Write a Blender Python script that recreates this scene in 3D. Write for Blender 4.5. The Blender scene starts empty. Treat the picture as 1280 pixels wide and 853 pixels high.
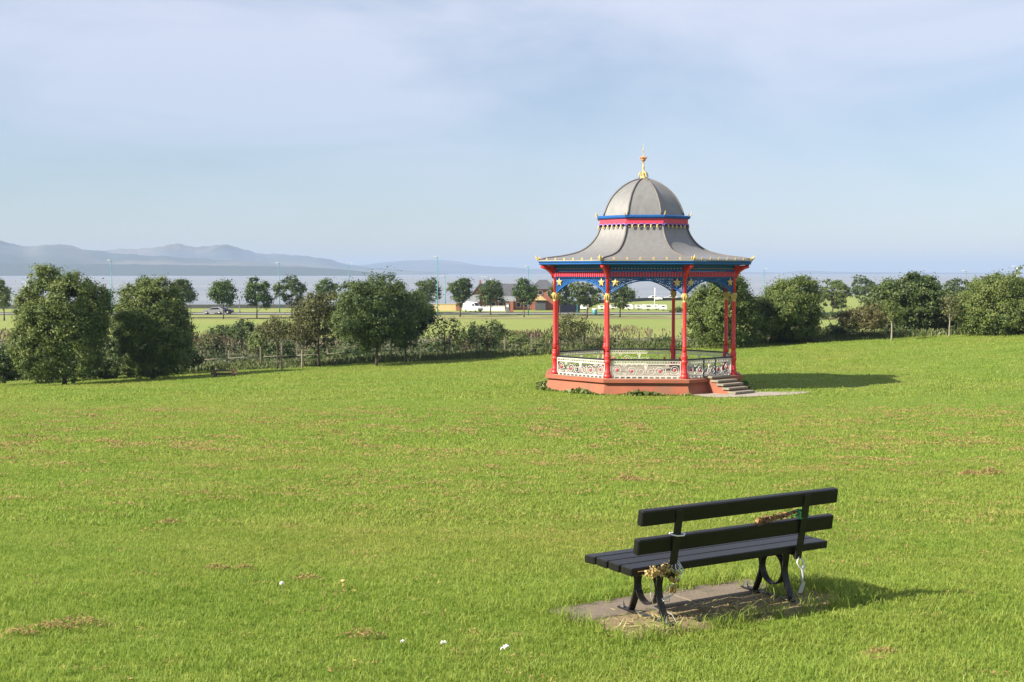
import bpy, math, random
import numpy as np
from mathutils import Vector, Matrix

# ------------------------------------------------------------------ camera, world, sun, exposure
S = bpy.context.scene
COL = S.collection
F, HZ = 1650.0, 341.0            # focal length in photo pixels, horizon row
PITCH = math.atan((426.5 - HZ) / F)
cam_d = bpy.data.cameras.new("camera")
cam_d.sensor_width = 36.0
cam_d.lens = F / 1280 * 36.0
cam_d.clip_start, cam_d.clip_end = 0.1, 40000
cam = bpy.data.objects.new("camera", cam_d)
COL.objects.link(cam)
cam.location = (0, 0, 0)         # heights in this scene are measured from the eye
cam.rotation_euler = (math.pi / 2 - PITCH, 0, 0)
S.camera = cam
S.view_settings.view_transform = 'Standard'
S.view_settings.look = 'None'
S.view_settings.gamma = 1.0
S.view_settings.use_curve_mapping = False
S.view_settings.exposure = 1.27
S.cycles.use_denoising = True
S.cycles.max_bounces = 8
S.cycles.transparent_max_bounces = 8
S.cycles.volume_bounces = 0

SUN_EL, SUN_AZ = math.radians(34.3), math.radians(-113)   # azimuth from +Y, clockwise positive
SUN_DIR = Vector((math.sin(SUN_AZ) * math.cos(SUN_EL), math.cos(SUN_AZ) * math.cos(SUN_EL), math.sin(SUN_EL)))
w = bpy.data.worlds.new("World")
S.world = w
w.use_nodes = True
nt = w.node_tree
bg = nt.nodes["Background"]
sky = nt.nodes.new("ShaderNodeTexSky")
sky.sky_type = 'NISHITA'
sky.sun_disc = False
sky.sun_elevation = SUN_EL
sky.sun_rotation = SUN_AZ % (2 * math.pi)
sky.air_density, sky.dust_density, sky.ozone_density = 1.0, 0.3, 4.0
tc = nt.nodes.new("ShaderNodeTexCoord")
mp = nt.nodes.new("ShaderNodeMapping")
mp.inputs['Scale'].default_value = (2.0, 2.0, 6.5)
mp.inputs['Location'].default_value = (0.5, 0.0, 0.0)
nt.links.new(tc.outputs['Generated'], mp.inputs['Vector'])
nz = nt.nodes.new("ShaderNodeTexNoise")
nz.inputs['Scale'].default_value = 1.6
nz.inputs['Detail'].default_value = 6
nz.inputs['Roughness'].default_value = 0.52
nz.inputs['Distortion'].default_value = 0.5
nt.links.new(mp.outputs[0], nz.inputs['Vector'])
cr = nt.nodes.new("ShaderNodeValToRGB")
cr.color_ramp.elements[0].position = 0.36
cr.color_ramp.elements[0].color = (0.40, 0.40, 0.40, 1)
cr.color_ramp.elements[1].position = 0.62
cr.color_ramp.elements[1].color = (0.85, 0.85, 0.85, 1)
nt.links.new(nz.outputs['Fac'], cr.inputs['Fac'])
mx = nt.nodes.new("ShaderNodeMix")
mx.data_type = 'RGBA'
sp = nt.nodes.new("ShaderNodeSeparateXYZ")
nt.links.new(tc.outputs['Generated'], sp.inputs[0])
el = nt.nodes.new("ShaderNodeMapRange")          # thin high cloud thins out towards the horizon
el.inputs['From Min'].default_value, el.inputs['From Max'].default_value = 0.0, 0.22
el.inputs['To Min'].default_value, el.inputs['To Max'].default_value = 0.36, 1.0
nt.links.new(sp.outputs['Z'], el.inputs['Value'])
ml = nt.nodes.new("ShaderNodeMath")
ml.operation = 'MULTIPLY'
nt.links.new(cr.outputs['Color'], ml.inputs[0])
nt.links.new(el.outputs[0], ml.inputs[1])
nt.links.new(ml.outputs[0], mx.inputs[0])
nt.links.new(sky.outputs[0], mx.inputs[6])
mx.inputs[7].default_value = (6.75, 7.1, 8.4, 1)
nt.links.new(mx.outputs[2], bg.inputs['Color'])
bg.inputs['Strength'].default_value = 0.05

sun_d = bpy.data.lights.new("sun", 'SUN')
sun_d.energy = 5.0
sun_d.angle = math.radians(0.5)
sun_d.color = (1.0, 0.91, 0.76)
sun = bpy.data.objects.new("sun", sun_d)
COL.objects.link(sun)
sun.rotation_euler = SUN_DIR.to_track_quat('Z', 'Y').to_euler()
sun.location = (-40, -20, 60)

# ------------------------------------------------------------------ materials
def _n(nt, t, **kw):
    n = nt.nodes.new(t)
    for k, v in kw.items():
        n.inputs[k].default_value = v
    return n

def mat(name, base, rough=0.6, var=None, scale=5.0, bump=0.0, bscale=30.0, metal=0.0, spec=0.5, stretch=None, amount=0.5, detail=5, coat=0.0):
    """principled material whose colour wanders between base and var by noise in object space"""
    m = bpy.data.materials.new(name)
    m.use_nodes = True
    nt = m.node_tree
    b = nt.nodes["Principled BSDF"]
    b.inputs['Roughness'].default_value = rough
    b.inputs['Metallic'].default_value = metal
    b.inputs['Specular IOR Level'].default_value = spec
    b.inputs['Coat Weight'].default_value = coat
    geo = nt.nodes.new("ShaderNodeTexCoord")
    vec = geo.outputs['Object']
    if stretch:
        mp = nt.nodes.new("ShaderNodeMapping")
        mp.inputs['Scale'].default_value = stretch
        nt.links.new(vec, mp.inputs['Vector'])
        vec = mp.outputs[0]
    if var is None:
        var = tuple(c * 0.78 for c in base)
    nz = _n(nt, "ShaderNodeTexNoise", Scale=scale, Detail=detail, Roughness=0.6)
    nt.links.new(vec, nz.inputs['Vector'])
    rp = nt.nodes.new("ShaderNodeValToRGB")
    rp.color_ramp.elements[0].position = 0.5 - 0.25 * (1 - amount) - 0.05
    rp.color_ramp.elements[1].position = 0.5 + 0.25 * (1 - amount) + 0.15
    rp.color_ramp.elements[0].color = (*base, 1)
    rp.color_ramp.elements[1].color = (*var, 1)
    nt.links.new(nz.outputs['Fac'], rp.inputs['Fac'])
    nt.links.new(rp.outputs['Color'], b.inputs['Base Color'])
    if bump:
        n2 = _n(nt, "ShaderNodeTexNoise", Scale=bscale, Detail=6)
        nt.links.new(vec, n2.inputs['Vector'])
        bp = _n(nt, "ShaderNodeBump", Strength=bump, Distance=0.02)
        nt.links.new(n2.outputs['Fac'], bp.inputs['Height'])
        nt.links.new(bp.outputs[0], b.inputs['Normal'])
    return m

def scuff(m, col, scale, lo, hi, stretch):
    nt = m.node_tree
    b = nt.nodes["Principled BSDF"]
    src = b.inputs['Base Color'].links[0].from_socket
    tcn = nt.nodes.new("ShaderNodeTexCoord")
    mp = nt.nodes.new("ShaderNodeMapping")
    mp.inputs['Scale'].default_value = stretch
    nt.links.new(tcn.outputs['Object'], mp.inputs['Vector'])
    nz = _n(nt, "ShaderNodeTexNoise", Scale=scale, Detail=8, Roughness=0.7)
    nt.links.new(mp.outputs[0], nz.inputs['Vector'])
    r = nt.nodes.new("ShaderNodeValToRGB")
    r.color_ramp.elements[0].position, r.color_ramp.elements[1].position = lo, hi
    nt.links.new(nz.outputs['Fac'], r.inputs['Fac'])
    x = nt.nodes.new("ShaderNodeMix")
    x.data_type = 'RGBA'
    nt.links.new(r.outputs['Color'], x.inputs[0])
    nt.links.new(src, x.inputs[6])
    x.inputs[7].default_value = (*col, 1)
    nt.links.new(x.outputs[2], b.inputs['Base Color'])

def leaf_mat(name, c0, c1, trans=0.4, rough=0.55):
    """leaf: colour between c0 and c1 by the per-leaf value 'tint', some light passes through"""
    m = bpy.data.materials.new(name)
    m.use_nodes = True
    nt = m.node_tree
    b = nt.nodes["Principled BSDF"]
    out = nt.nodes["Material Output"]
    b.inputs['Roughness'].default_value = rough
    b.inputs['Specular IOR Level'].default_value = 0.35
    at = nt.nodes.new("ShaderNodeAttribute")
    at.attribute_name = 'tint'
    rp = nt.nodes.new("ShaderNodeValToRGB")
    rp.color_ramp.elements[0].color = (*c0, 1)
    rp.color_ramp.elements[1].color = (*c1, 1)
    nt.links.new(at.outputs['Fac'], rp.inputs['Fac'])
    nt.links.new(rp.outputs['Color'], b.inputs['Base Color'])
    tr = nt.nodes.new("ShaderNodeBsdfTranslucent")
    nt.links.new(rp.outputs['Color'], tr.inputs['Color'])
    ms = nt.nodes.new("ShaderNodeMixShader")
    ms.inputs[0].default_value = trans
    nt.links.new(b.outputs[0], ms.inputs[1])
    nt.links.new(tr.outputs[0], ms.inputs[2])
    nt.links.new(ms.outputs[0], out.inputs['Surface'])
    return m

def turf_colour(nt, vec):
    """patchy turf colour from world position, shared by the lawn sheet and its blades"""
    def noise(scale, det=4, rough=0.55):
        n = _n(nt, "ShaderNodeTexNoise", Scale=scale, Detail=det, Roughness=rough)
        nt.links.new(vec, n.inputs['Vector'])
        return n.outputs['Fac']
    def ramp(fac, p0, p1, c0, c1):
        r = nt.nodes.new("ShaderNodeValToRGB")
        r.color_ramp.elements[0].position, r.color_ramp.elements[1].position = p0, p1
        r.color_ramp.elements[0].color, r.color_ramp.elements[1].color = (*c0, 1), (*c1, 1)
        nt.links.new(fac, r.inputs['Fac'])
        return r.outputs['Color']
    def mixc(fac, a, b_):
        x = nt.nodes.new("ShaderNodeMix")
        x.data_type = 'RGBA'
        nt.links.new(fac, x.inputs[0])
        nt.links.new(a, x.inputs[6])
        if isinstance(b_, tuple):
            x.inputs[7].default_value = (*b_, 1)
        else:
            nt.links.new(b_, x.inputs[7])
        return x.outputs[2]
    c = ramp(noise(0.9, 5, 0.65), 0.35, 0.68, (0.142, 0.210, 0.030), (0.188, 0.245, 0.046))
    y = ramp(noise(0.13, 5, 0.6), 0.42, 0.66, (0, 0, 0), (0.7, 0.7, 0.7))
    c = mixc(y, c, (0.235, 0.230, 0.058))
    big = ramp(noise(0.38, 4, 0.55), 0.45, 0.62, (0, 0, 0), (0.5, 0.5, 0.5))
    c = mixc(big, c, (0.122, 0.190, 0.024))
    d = ramp(noise(2.7, 3, 0.5), 0.50, 0.72, (0, 0, 0), (0.6, 0.6, 0.6))
    c = mixc(d, c, (0.112, 0.180, 0.022))
    # dry clippings lying about in drifts
    drift = ramp(noise(0.22, 4, 0.6), 0.36, 0.58, (0.05, 0.05, 0.05), (1, 1, 1))
    fleck = ramp(noise(2.2, 7, 0.75), 0.57, 0.69, (0, 0, 0), (0.5, 0.5, 0.5))
    mm = nt.nodes.new("ShaderNodeMath")
    mm.operation = 'MULTIPLY'
    nt.links.new(drift, mm.inputs[0])
    nt.links.new(fleck, mm.inputs[1])
    c = mixc(mm.outputs[0], c, (0.27, 0.195, 0.080))
    return c, noise, ramp, mixc

def lawn_mat():
    m = bpy.data.materials.new("lawn_turf")
    m.use_nodes = True
    nt = m.node_tree
    b = nt.nodes["Principled BSDF"]
    b.inputs['Roughness'].default_value = 0.8
    b.inputs['Specular IOR Level'].default_value = 0.05
    g = nt.nodes.new("ShaderNodeNewGeometry")
    c, noise, ramp, mixc = turf_colour(nt, g.outputs['Position'])
    fine = ramp(noise(6.0, 7, 0.8), 0.40, 0.62, (0.0, 0.0, 0.0), (0.9, 0.9, 0.9))
    c = mixc(fine, c, (0.092, 0.14, 0.018))
    nt.links.new(c, b.inputs['Base Color'])
    bp = _n(nt, "ShaderNodeBump", Strength=0.9, Distance=0.05)
    nt.links.new(noise(14.0, 6, 0.7), bp.inputs['Height'])
    nt.links.new(bp.outputs[0], b.inputs['Normal'])
    return m

def blade_mat():
    m = bpy.data.materials.new("grass_blade")
    m.use_nodes = True
    nt = m.node_tree
    b = nt.nodes["Principled BSDF"]
    out = nt.nodes["Material Output"]
    b.inputs['Roughness'].default_value = 0.5
    b.inputs['Specular IOR Level'].default_value = 0.3
    g = nt.nodes.new("ShaderNodeNewGeometry")
    c, noise, ramp, mixc = turf_colour(nt, g.outputs['Position'])
    oi = nt.nodes.new("ShaderNodeObjectInfo")
    r = ramp(oi.outputs['Random'], 0.55, 1.0, (0, 0, 0), (0.75, 0.75, 0.75))
    c = mixc(r, c, (0.25, 0.29, 0.06))
    r = ramp(oi.outputs['Random'], 0.0, 0.25, (0.6, 0.6, 0.6), (0, 0, 0))
    c = mixc(r, c, (0.13, 0.188, 0.024))
    hs = nt.nodes.new('ShaderNodeHueSaturation')
    hs.inputs['Value'].default_value = 1.45
    nt.links.new(c, hs.inputs['Color'])
    c = hs.outputs[0]
    nt.links.new(c, b.inputs['Base Color'])
    tr = nt.nodes.new("ShaderNodeBsdfTranslucent")
    nt.links.new(c, tr.inputs['Color'])
    ms = nt.nodes.new("ShaderNodeMixShader")
    ms.inputs[0].default_value = 0.5
    nt.links.new(b.outputs[0], ms.inputs[1])
    nt.links.new(tr.outputs[0], ms.inputs[2])
    nt.links.new(ms.outputs[0], out.inputs['Surface'])
    return m

M = {}
M['red'] = mat('red_paint', (0.62, 0.025, 0.022), 0.42, (0.50, 0.03, 0.03), 3)
M['frieze_red'] = mat('pinkish_red_paint', (0.58, 0.04, 0.075), 0.5, (0.48, 0.045, 0.075), 4)
M['blue'] = mat('blue_paint', (0.008, 0.095, 0.32), 0.48, (0.010, 0.075, 0.25), 3, spec=0.3)
M['lilac'] = mat('lilac_paint', (0.17, 0.15, 0.50), 0.5)
M['gold'] = mat('gold_paint', (0.60, 0.45, 0.16), 0.45, (0.46, 0.33, 0.10), 8)
M['copper'] = mat('copper_gold', (0.62, 0.30, 0.14), 0.35, metal=0.3)
M['lead'] = mat('lead_sheet', (0.205, 0.203, 0.200), 0.45, (0.150, 0.150, 0.152), 1.0, metal=0.15, stretch=(5.5, 5.5, 0.13), amount=0.2, detail=2)
M['lead_roll'] = mat('lead_roll', (0.085, 0.082, 0.082), 0.55, (0.15, 0.13, 0.12), 4)
M['gutter'] = mat('pale_gutter', (0.30, 0.295, 0.27), 0.5)
M['terracotta'] = mat('terracotta_masonry_paint', (0.325, 0.100, 0.052), 0.85, (0.215, 0.072, 0.042), 0.9, bump=0.15, bscale=18)
M['iron_white'] = mat('white_painted_iron', (0.62, 0.60, 0.55), 0.5, (0.50, 0.47, 0.42), 6)
M['black_iron'] = mat('black_handrail', (0.012, 0.013, 0.015), 0.4)
M['concrete_floor'] = mat('pale_concrete', (0.26, 0.23, 0.175), 0.9, (0.20, 0.175, 0.135), 2)
M['stone'] = mat('step_stone', (0.25, 0.22, 0.165), 0.88, (0.16, 0.145, 0.11), 5, bump=0.2, bscale=25)
M['paving'] = mat('gritty_paving', (0.30, 0.265, 0.22), 0.92, (0.22, 0.195, 0.16), 1.8, bump=0.3, bscale=20)
M['bench_black'] = mat('black_gloss_paint', (0.004, 0.004, 0.004), 0.42, (0.012, 0.011, 0.011), 9, spec=0.32, bump=0.12, bscale=60, stretch=(0.4, 4, 4))
M['bench_iron'] = mat('black_painted_iron', (0.007, 0.007, 0.008), 0.42, (0.022, 0.019, 0.017), 14, spec=0.35, bump=0.1, bscale=50)
M['steel'] = mat('bolt_steel', (0.25, 0.24, 0.23), 0.45, metal=0.7)
M['slab'] = mat('worn_concrete', (0.175, 0.14, 0.105), 0.92, (0.115, 0.095, 0.07), 4, bump=0.4, bscale=40)
M['dirt'] = mat('dry_dirt', (0.17, 0.115, 0.07), 0.95, (0.20, 0.175, 0.08), 7, bump=0.7, bscale=25)
M['ribbon'] = mat('silver_ribbon', (0.72, 0.72, 0.74), 0.25, metal=0.2)
M['green_tape'] = mat('green_tape', (0.02, 0.33, 0.10), 0.35)
M['card'] = mat('grey_card', (0.42, 0.42, 0.40), 0.6)
M['dry_flower'] = leaf_mat('dried_flowers', (0.36, 0.25, 0.07), (0.74, 0.60, 0.28), 0.15)
M['dry_brown'] = leaf_mat('dried_brown_stems', (0.16, 0.07, 0.03), (0.42, 0.24, 0.11), 0.1)
M['clipping'] = leaf_mat('dry_clippings', (0.18, 0.115, 0.045), (0.33, 0.24, 0.09), 0.15, 0.8)
M['straw'] = leaf_mat('pale_straw', (0.30, 0.25, 0.10), (0.40, 0.36, 0.17), 0.2, 0.7)
M['petal'] = mat('white_petal', (0.85, 0.85, 0.82), 0.6)
M['bark'] = mat('grey_brown_bark', (0.10, 0.078, 0.055), 0.9, (0.055, 0.045, 0.035), 9, bump=0.5, bscale=20)
M['bark_pale'] = mat('pale_bark', (0.27, 0.24, 0.19), 0.85, (0.17, 0.15, 0.12), 8)
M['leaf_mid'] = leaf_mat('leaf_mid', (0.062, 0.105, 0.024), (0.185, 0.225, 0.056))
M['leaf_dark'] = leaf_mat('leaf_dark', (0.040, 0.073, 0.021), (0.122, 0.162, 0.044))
M['leaf_lime'] = leaf_mat('leaf_street', (0.040, 0.085, 0.020), (0.105, 0.160, 0.034))
M['leaf_olive'] = leaf_mat('leaf_olive', (0.062, 0.078, 0.026), (0.155, 0.155, 0.054))
M['leaf_tan'] = leaf_mat('leaf_tan', (0.085, 0.085, 0.030), (0.175, 0.155, 0.058))
M['weed'] = leaf_mat('weed_green', (0.022, 0.044, 0.012), (0.072, 0.095, 0.026))
M['willowherb'] = leaf_mat('willowherb', (0.042, 0.048, 0.018), (0.150, 0.095, 0.055), 0.2)
M['rank_grass'] = leaf_mat('rank_grass', (0.055, 0.095, 0.020), (0.125, 0.135, 0.045), 0.25)
M['timber'] = mat('weathered_timber', (0.22, 0.19, 0.14), 0.85, (0.14, 0.12, 0.09), 6)
M['brown_wood'] = mat('brown_bench_wood', (0.095, 0.055, 0.035), 0.7)
M['teal'] = mat('teal_post_paint', (0.05, 0.23, 0.25), 0.45)
M['lamp_grey'] = mat('lamp_grey', (0.55, 0.57, 0.58), 0.4)
M['white'] = mat('white_paint', (0.80, 0.80, 0.78), 0.4, (0.72, 0.72, 0.70), 2)
M['brick'] = mat('red_brick', (0.33, 0.115, 0.07), 0.85, (0.25, 0.09, 0.06), 2.5)
M['slate'] = mat('dark_slate', (0.085, 0.088, 0.098), 0.6, (0.06, 0.062, 0.07), 1.5)
M['porch'] = mat('grey_porch_roof', (0.20, 0.215, 0.22), 0.7)
M['glass'] = mat('dark_glass', (0.02, 0.025, 0.03), 0.08)
M['cream'] = mat('cream_render', (0.62, 0.48, 0.24), 0.8)
M['navy'] = mat('navy_steel', (0.006, 0.011, 0.03), 0.6)
M['tyre'] = mat('tyre_rubber', (0.02, 0.02, 0.02), 0.8)
M['silver'] = mat('silver_car_paint', (0.42, 0.43, 0.45), 0.3, metal=0.4)
M['black_car'] = mat('black_car_paint', (0.018, 0.018, 0.02), 0.25)
M['lamp_lens'] = mat('lamp_lens', (0.75, 0.74, 0.68), 0.2)
M['rail_grey'] = mat('grey_cabinet_paint', (0.16, 0.17, 0.18), 0.6)
M['asphalt'] = mat('asphalt', (0.19, 0.18, 0.165), 0.9, (0.15, 0.145, 0.135), 0.8)
M['dry_path'] = mat('dry_verge', (0.22, 0.17, 0.085), 0.95, (0.17, 0.16, 0.06), 0.25)
M['wall_grey'] = mat('sea_wall_concrete', (0.085, 0.087, 0.085), 0.9, (0.055, 0.06, 0.055), 0.4)
M['field'] = mat('field_grass', (0.150, 0.200, 0.028), 0.9, (0.20, 0.215, 0.042), 0.06, detail=8)
M['bank'] = mat('rough_bank', (0.085, 0.090, 0.034), 0.95, (0.15, 0.125, 0.06), 0.25, detail=8)
M['hill_wood'] = mat('wooded_shore', (0.022, 0.035, 0.022), 0.95, (0.032, 0.045, 0.026), 0.004)
M['hill'] = mat('hill_fields', (0.030, 0.042, 0.026), 0.95, (0.12, 0.105, 0.07), 0.0017, amount=0.9, detail=2, stretch=(0.6, 1, 5))
scuff(M['bench_black'], (0.10, 0.095, 0.085), 7, 0.66, 0.74, (1.2, 6, 6))
scuff(M['terracotta'], (0.15, 0.10, 0.06), 0.8, 0.54, 0.72, (1, 1, 2.2))
scuff(M['red'], (0.36, 0.06, 0.045), 5, 0.60, 0.72, (1, 1, 0.5))
scuff(M['slab'], (0.07, 0.075, 0.04), 5, 0.56, 0.66, (1, 1, 1))
scuff(M['lead'], (0.255, 0.253, 0.248), 2.0, 0.60, 0.85, (4, 4, 0.12))
M['lawn'] = lawn_mat()
M['blade'] = blade_mat()

def water_mat():
    m = bpy.data.materials.new("estuary_water")
    m.use_nodes = True
    nt = m.node_tree
    b = nt.nodes["Principled BSDF"]
    b.inputs['Base Color'].default_value = (0.19, 0.205, 0.21, 1)
    b.inputs['Roughness'].default_value = 0.4
    b.inputs['IOR'].default_value = 1.33
    g = nt.nodes.new("ShaderNodeNewGeometry")
    mp = nt.nodes.new("ShaderNodeMapping")
    mp.inputs['Scale'].default_value = (0.35, 1.0, 1.0)
    nt.links.new(g.outputs['Position'], mp.inputs['Vector'])
    n = _n(nt, "ShaderNodeTexNoise", Scale=0.5, Detail=7, Roughness=0.65)
    nt.links.new(mp.outputs[0], n.inputs['Vector'])
    bp = _n(nt, "ShaderNodeBump", Strength=1.0, Distance=0.6)
    nt.links.new(n.outputs['Fac'], bp.inputs['Height'])
    nt.links.new(bp.outputs[0], b.inputs['Normal'])
    n2 = _n(nt, "ShaderNodeTexNoise", Scale=0.006, Detail=5, Roughness=0.6)
    mp2 = nt.nodes.new("ShaderNodeMapping")
    mp2.inputs['Scale'].default_value = (0.25, 1.0, 1.0)
    nt.links.new(g.outputs['Position'], mp2.inputs['Vector'])
    nt.links.new(mp2.outputs[0], n2.inputs['Vector'])
    r = nt.nodes.new("ShaderNodeValToRGB")
    r.color_ramp.elements[0].position, r.color_ramp.elements[1].position = 0.35, 0.7
    r.color_ramp.elements[0].color = (0.17, 0.19, 0.215, 1)
    r.color_ramp.elements[1].color = (0.235, 0.245, 0.26, 1)
    nt.links.new(n2.outputs['Fac'], r.inputs['Fac'])
    nt.links.new(r.outputs['Color'], b.inputs['Base Color'])
    return m
M['water'] = water_mat()

# ------------------------------------------------------------------ object helpers
def tag(o, label=None, cat=None, group=None, kind=None):
    if label: o['label'] = label
    if cat: o['category'] = cat
    if group: o['group'] = group
    if kind: o['kind'] = kind
    return o

def thing(name, label, cat, loc=(0, 0, 0), rz=0.0, group=None):
    o = bpy.data.objects.new(name, None)
    COL.objects.link(o)
    o.location = loc
    o.rotation_euler = (0, 0, rz)
    o.empty_display_size = 0.2
    return tag(o, label, cat, group)

def link(name, me, parent=None, loc=None, rot=None):
    o = bpy.data.objects.new(name, me)
    COL.objects.link(o)
    if parent is not None: o.parent = parent
    if loc is not None: o.location = loc
    if rot is not None: o.rotation_euler = rot
    return o

def copy_tree(o, parent=None):
    c = o.copy()
    COL.objects.link(c)
    if parent is not None: c.parent = parent
    for ch in o.children:
        copy_tree(ch, c)
    return c

class MB:
    """collects solids and makes one mesh of them"""
    def __init__(s):
        s.v, s.f, s.sm = [], [], []
    def add(s, vs, fs, smooth=False):
        k = len(s.v)
        s.v += [tuple(p) for p in vs]
        s.f += [tuple(i + k for i in f) for f in fs]
        s.sm += [smooth] * len(fs)
        return s
    def box(s, c, d, rot=None, bev=0.0):
        hx, hy, hz = d[0] / 2, d[1] / 2, d[2] / 2
        if bev <= 0:
            P = [Vector((x, y, z)) for z in (-hz, hz) for y in (-hy, hy) for x in (-hx, hx)]
            Fc = [(0, 2, 3, 1), (4, 5, 7, 6), (0, 1, 5, 4), (2, 6, 7, 3), (0, 4, 6, 2), (1, 3, 7, 5)]
        else:
            P, Fc, idx = [], [], {}
            for sx in (-1, 1):
                for sy in (-1, 1):
                    for sz in (-1, 1):
                        for ax in range(3):
                            q = [sx * (hx - bev), sy * (hy - bev), sz * (hz - bev)]
                            q[ax] = (sx * hx, sy * hy, sz * hz)[ax]
                            idx[(sx, sy, sz, ax)] = len(P)
                            P.append(Vector(q))
            I = lambda a, ax: idx[(a[0], a[1], a[2], ax)]
            def quad(l):
                n = (P[l[1]] - P[l[0]]).cross(P[l[2]] - P[l[0]])
                cc = sum((P[i] for i in l), Vector()) / len(l)
                Fc.append(tuple(l) if n.dot(cc) > 0 else tuple(reversed(l)))
            for ax in range(3):
                o = [i for i in range(3) if i != ax]
                for sg in (-1, 1):
                    cs = []
                    for a, b in ((-1, -1), (1, -1), (1, 1), (-1, 1)):
                        t = [0, 0, 0]; t[ax] = sg; t[o[0]] = a; t[o[1]] = b
                        cs.append(I(t, ax))
                    quad(cs)
                for a in (-1, 1):
                    for b in (-1, 1):
                        t0 = [0, 0, 0]; t0[ax] = -1; t0[o[0]] = a; t0[o[1]] = b
                        t1 = list(t0); t1[ax] = 1
                        quad([I(t0, o[0]), I(t1, o[0]), I(t1, o[1]), I(t0, o[1])])
            for sx in (-1, 1):
                for sy in (-1, 1):
                    for sz in (-1, 1):
                        quad([I((sx, sy, sz), k) for k in range(3)])
        if rot is not None:
            P = [rot @ p for p in P]
        c = Vector(c)
        return s.add([p + c for p in P], Fc)
    def prism(s, poly, axis, a, b, M4=None):
        """extrude a 2-D polygon along an axis (0 x: poly is y,z; 1 y: x,z; 2 z: x,y)"""
        n = len(poly)
        def P(q, t):
            return {0: (t, q[0], q[1]), 1: (q[0], t, q[1]), 2: (q[0], q[1], t)}[axis]
        vs = [Vector(P(q, a)) for q in poly] + [Vector(P(q, b)) for q in poly]
        if M4 is not None: vs = [M4 @ v for v in vs]
        fs = [tuple(range(n)), tuple(range(2 * n - 1, n - 1, -1))]
        fs += [(i, n + i, n + (i + 1) % n, (i + 1) % n) for i in range(n)]
        return s.add(vs, fs)
    def tube(s, pts, r, n=6, cap=True, smooth=True, closed=False, flat=None):
        """round (or flat=(w,t) rectangular) bar along a path"""
        pts = [Vector(p) for p in pts]
        m = len(pts)
        rs = r if isinstance(r, (list, tuple, np.ndarray)) else [r] * m
        vs, fs = [], []
        prev = None
        for i, p in enumerate(pts):
            if closed:
                t = pts[(i + 1) % m] - pts[i - 1]
            else:
                t = pts[min(i + 1, m - 1)] - pts[max(i - 1, 0)]
            if t.length < 1e-9: t = Vector((0, 0, 1))
            t.normalize()
            if prev is None:
                ref = Vector((0, 0, 1)) if abs(t.z) < 0.9 else Vector((1, 0, 0))
                u = t.cross(ref).normalized()
            else:
                u = (prev - t * prev.dot(t))
                u = u.normalized() if u.length > 1e-6 else t.orthogonal().normalized()
            prev = u
            v = t.cross(u)
            for k in range(n):
                a = 2 * math.pi * (k + 0.5) / n
                vs.append(p + (u * math.cos(a) + v * math.sin(a)) * rs[i])
        L = m if closed else m - 1
        for i in range(L):
            j = (i + 1) % m
            for k in range(n):
                fs.append((i * n + k, i * n + (k + 1) % n, j * n + (k + 1) % n, j * n + k))
        if cap and not closed:
            fs.append(tuple(range(n - 1, -1, -1)))
            fs.append(tuple((m - 1) * n + k for k in range(n)))
        return s.add(vs, fs, smooth)
    def strap(s, pts, side, wd, th):
        """flat bar: width wd along the fixed vector side, thickness th across the path"""
        pts = [Vector(p) for p in pts]
        side = Vector(side).normalized()
        m = len(pts)
        vs, fs = [], []
        for i, p in enumerate(pts):
            t = (pts[min(i + 1, m - 1)] - pts[max(i - 1, 0)]).normalized()
            nn = t.cross(side).normalized()
            for a, b in ((-1, -1), (1, -1), (1, 1), (-1, 1)):
                vs.append(p + side * (a * wd / 2) + nn * (b * th / 2))
        for i in range(m - 1):
            for k in range(4):
                fs.append((i * 4 + k, i * 4 + (k + 1) % 4, i * 4 + 4 + (k + 1) % 4, i * 4 + 4 + k))
        fs += [(3, 2, 1, 0), tuple((m - 1) * 4 + k for k in range(4))]
        return s.add(vs, fs)
    def lathe(s, prof, n=12, c=(0, 0, 0), smooth=True):
        c = Vector(c)
        vs, fs = [], []
        for r, z in prof:
            for k in range(n):
                a = 2 * math.pi * k / n
                vs.append(c + Vector((r * math.cos(a), r * math.sin(a), z)))
        m = len(prof)
        for i in range(m - 1):
            for k in range(n):
                fs.append((i * n + k, i * n + (k + 1) % n, (i + 1) * n + (k + 1) % n, (i + 1) * n + k))
        fs.append(tuple(range(n - 1, -1, -1)))
        fs.append(tuple((m - 1) * n + k for k in range(n)))
        return s.add(vs, fs, smooth)
    def mesh(s, name, m):
        me = bpy.data.meshes.new(name)
        me.from_pydata(s.v, [], s.f)
        me.polygons.foreach_set('use_smooth', s.sm)
        me.materials.append(m)
        me.update()
        return me
    def obj(s, name, m, parent=None, loc=None, rot=None):
        return link(name, s.mesh(name, m), parent, loc, rot)

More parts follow.
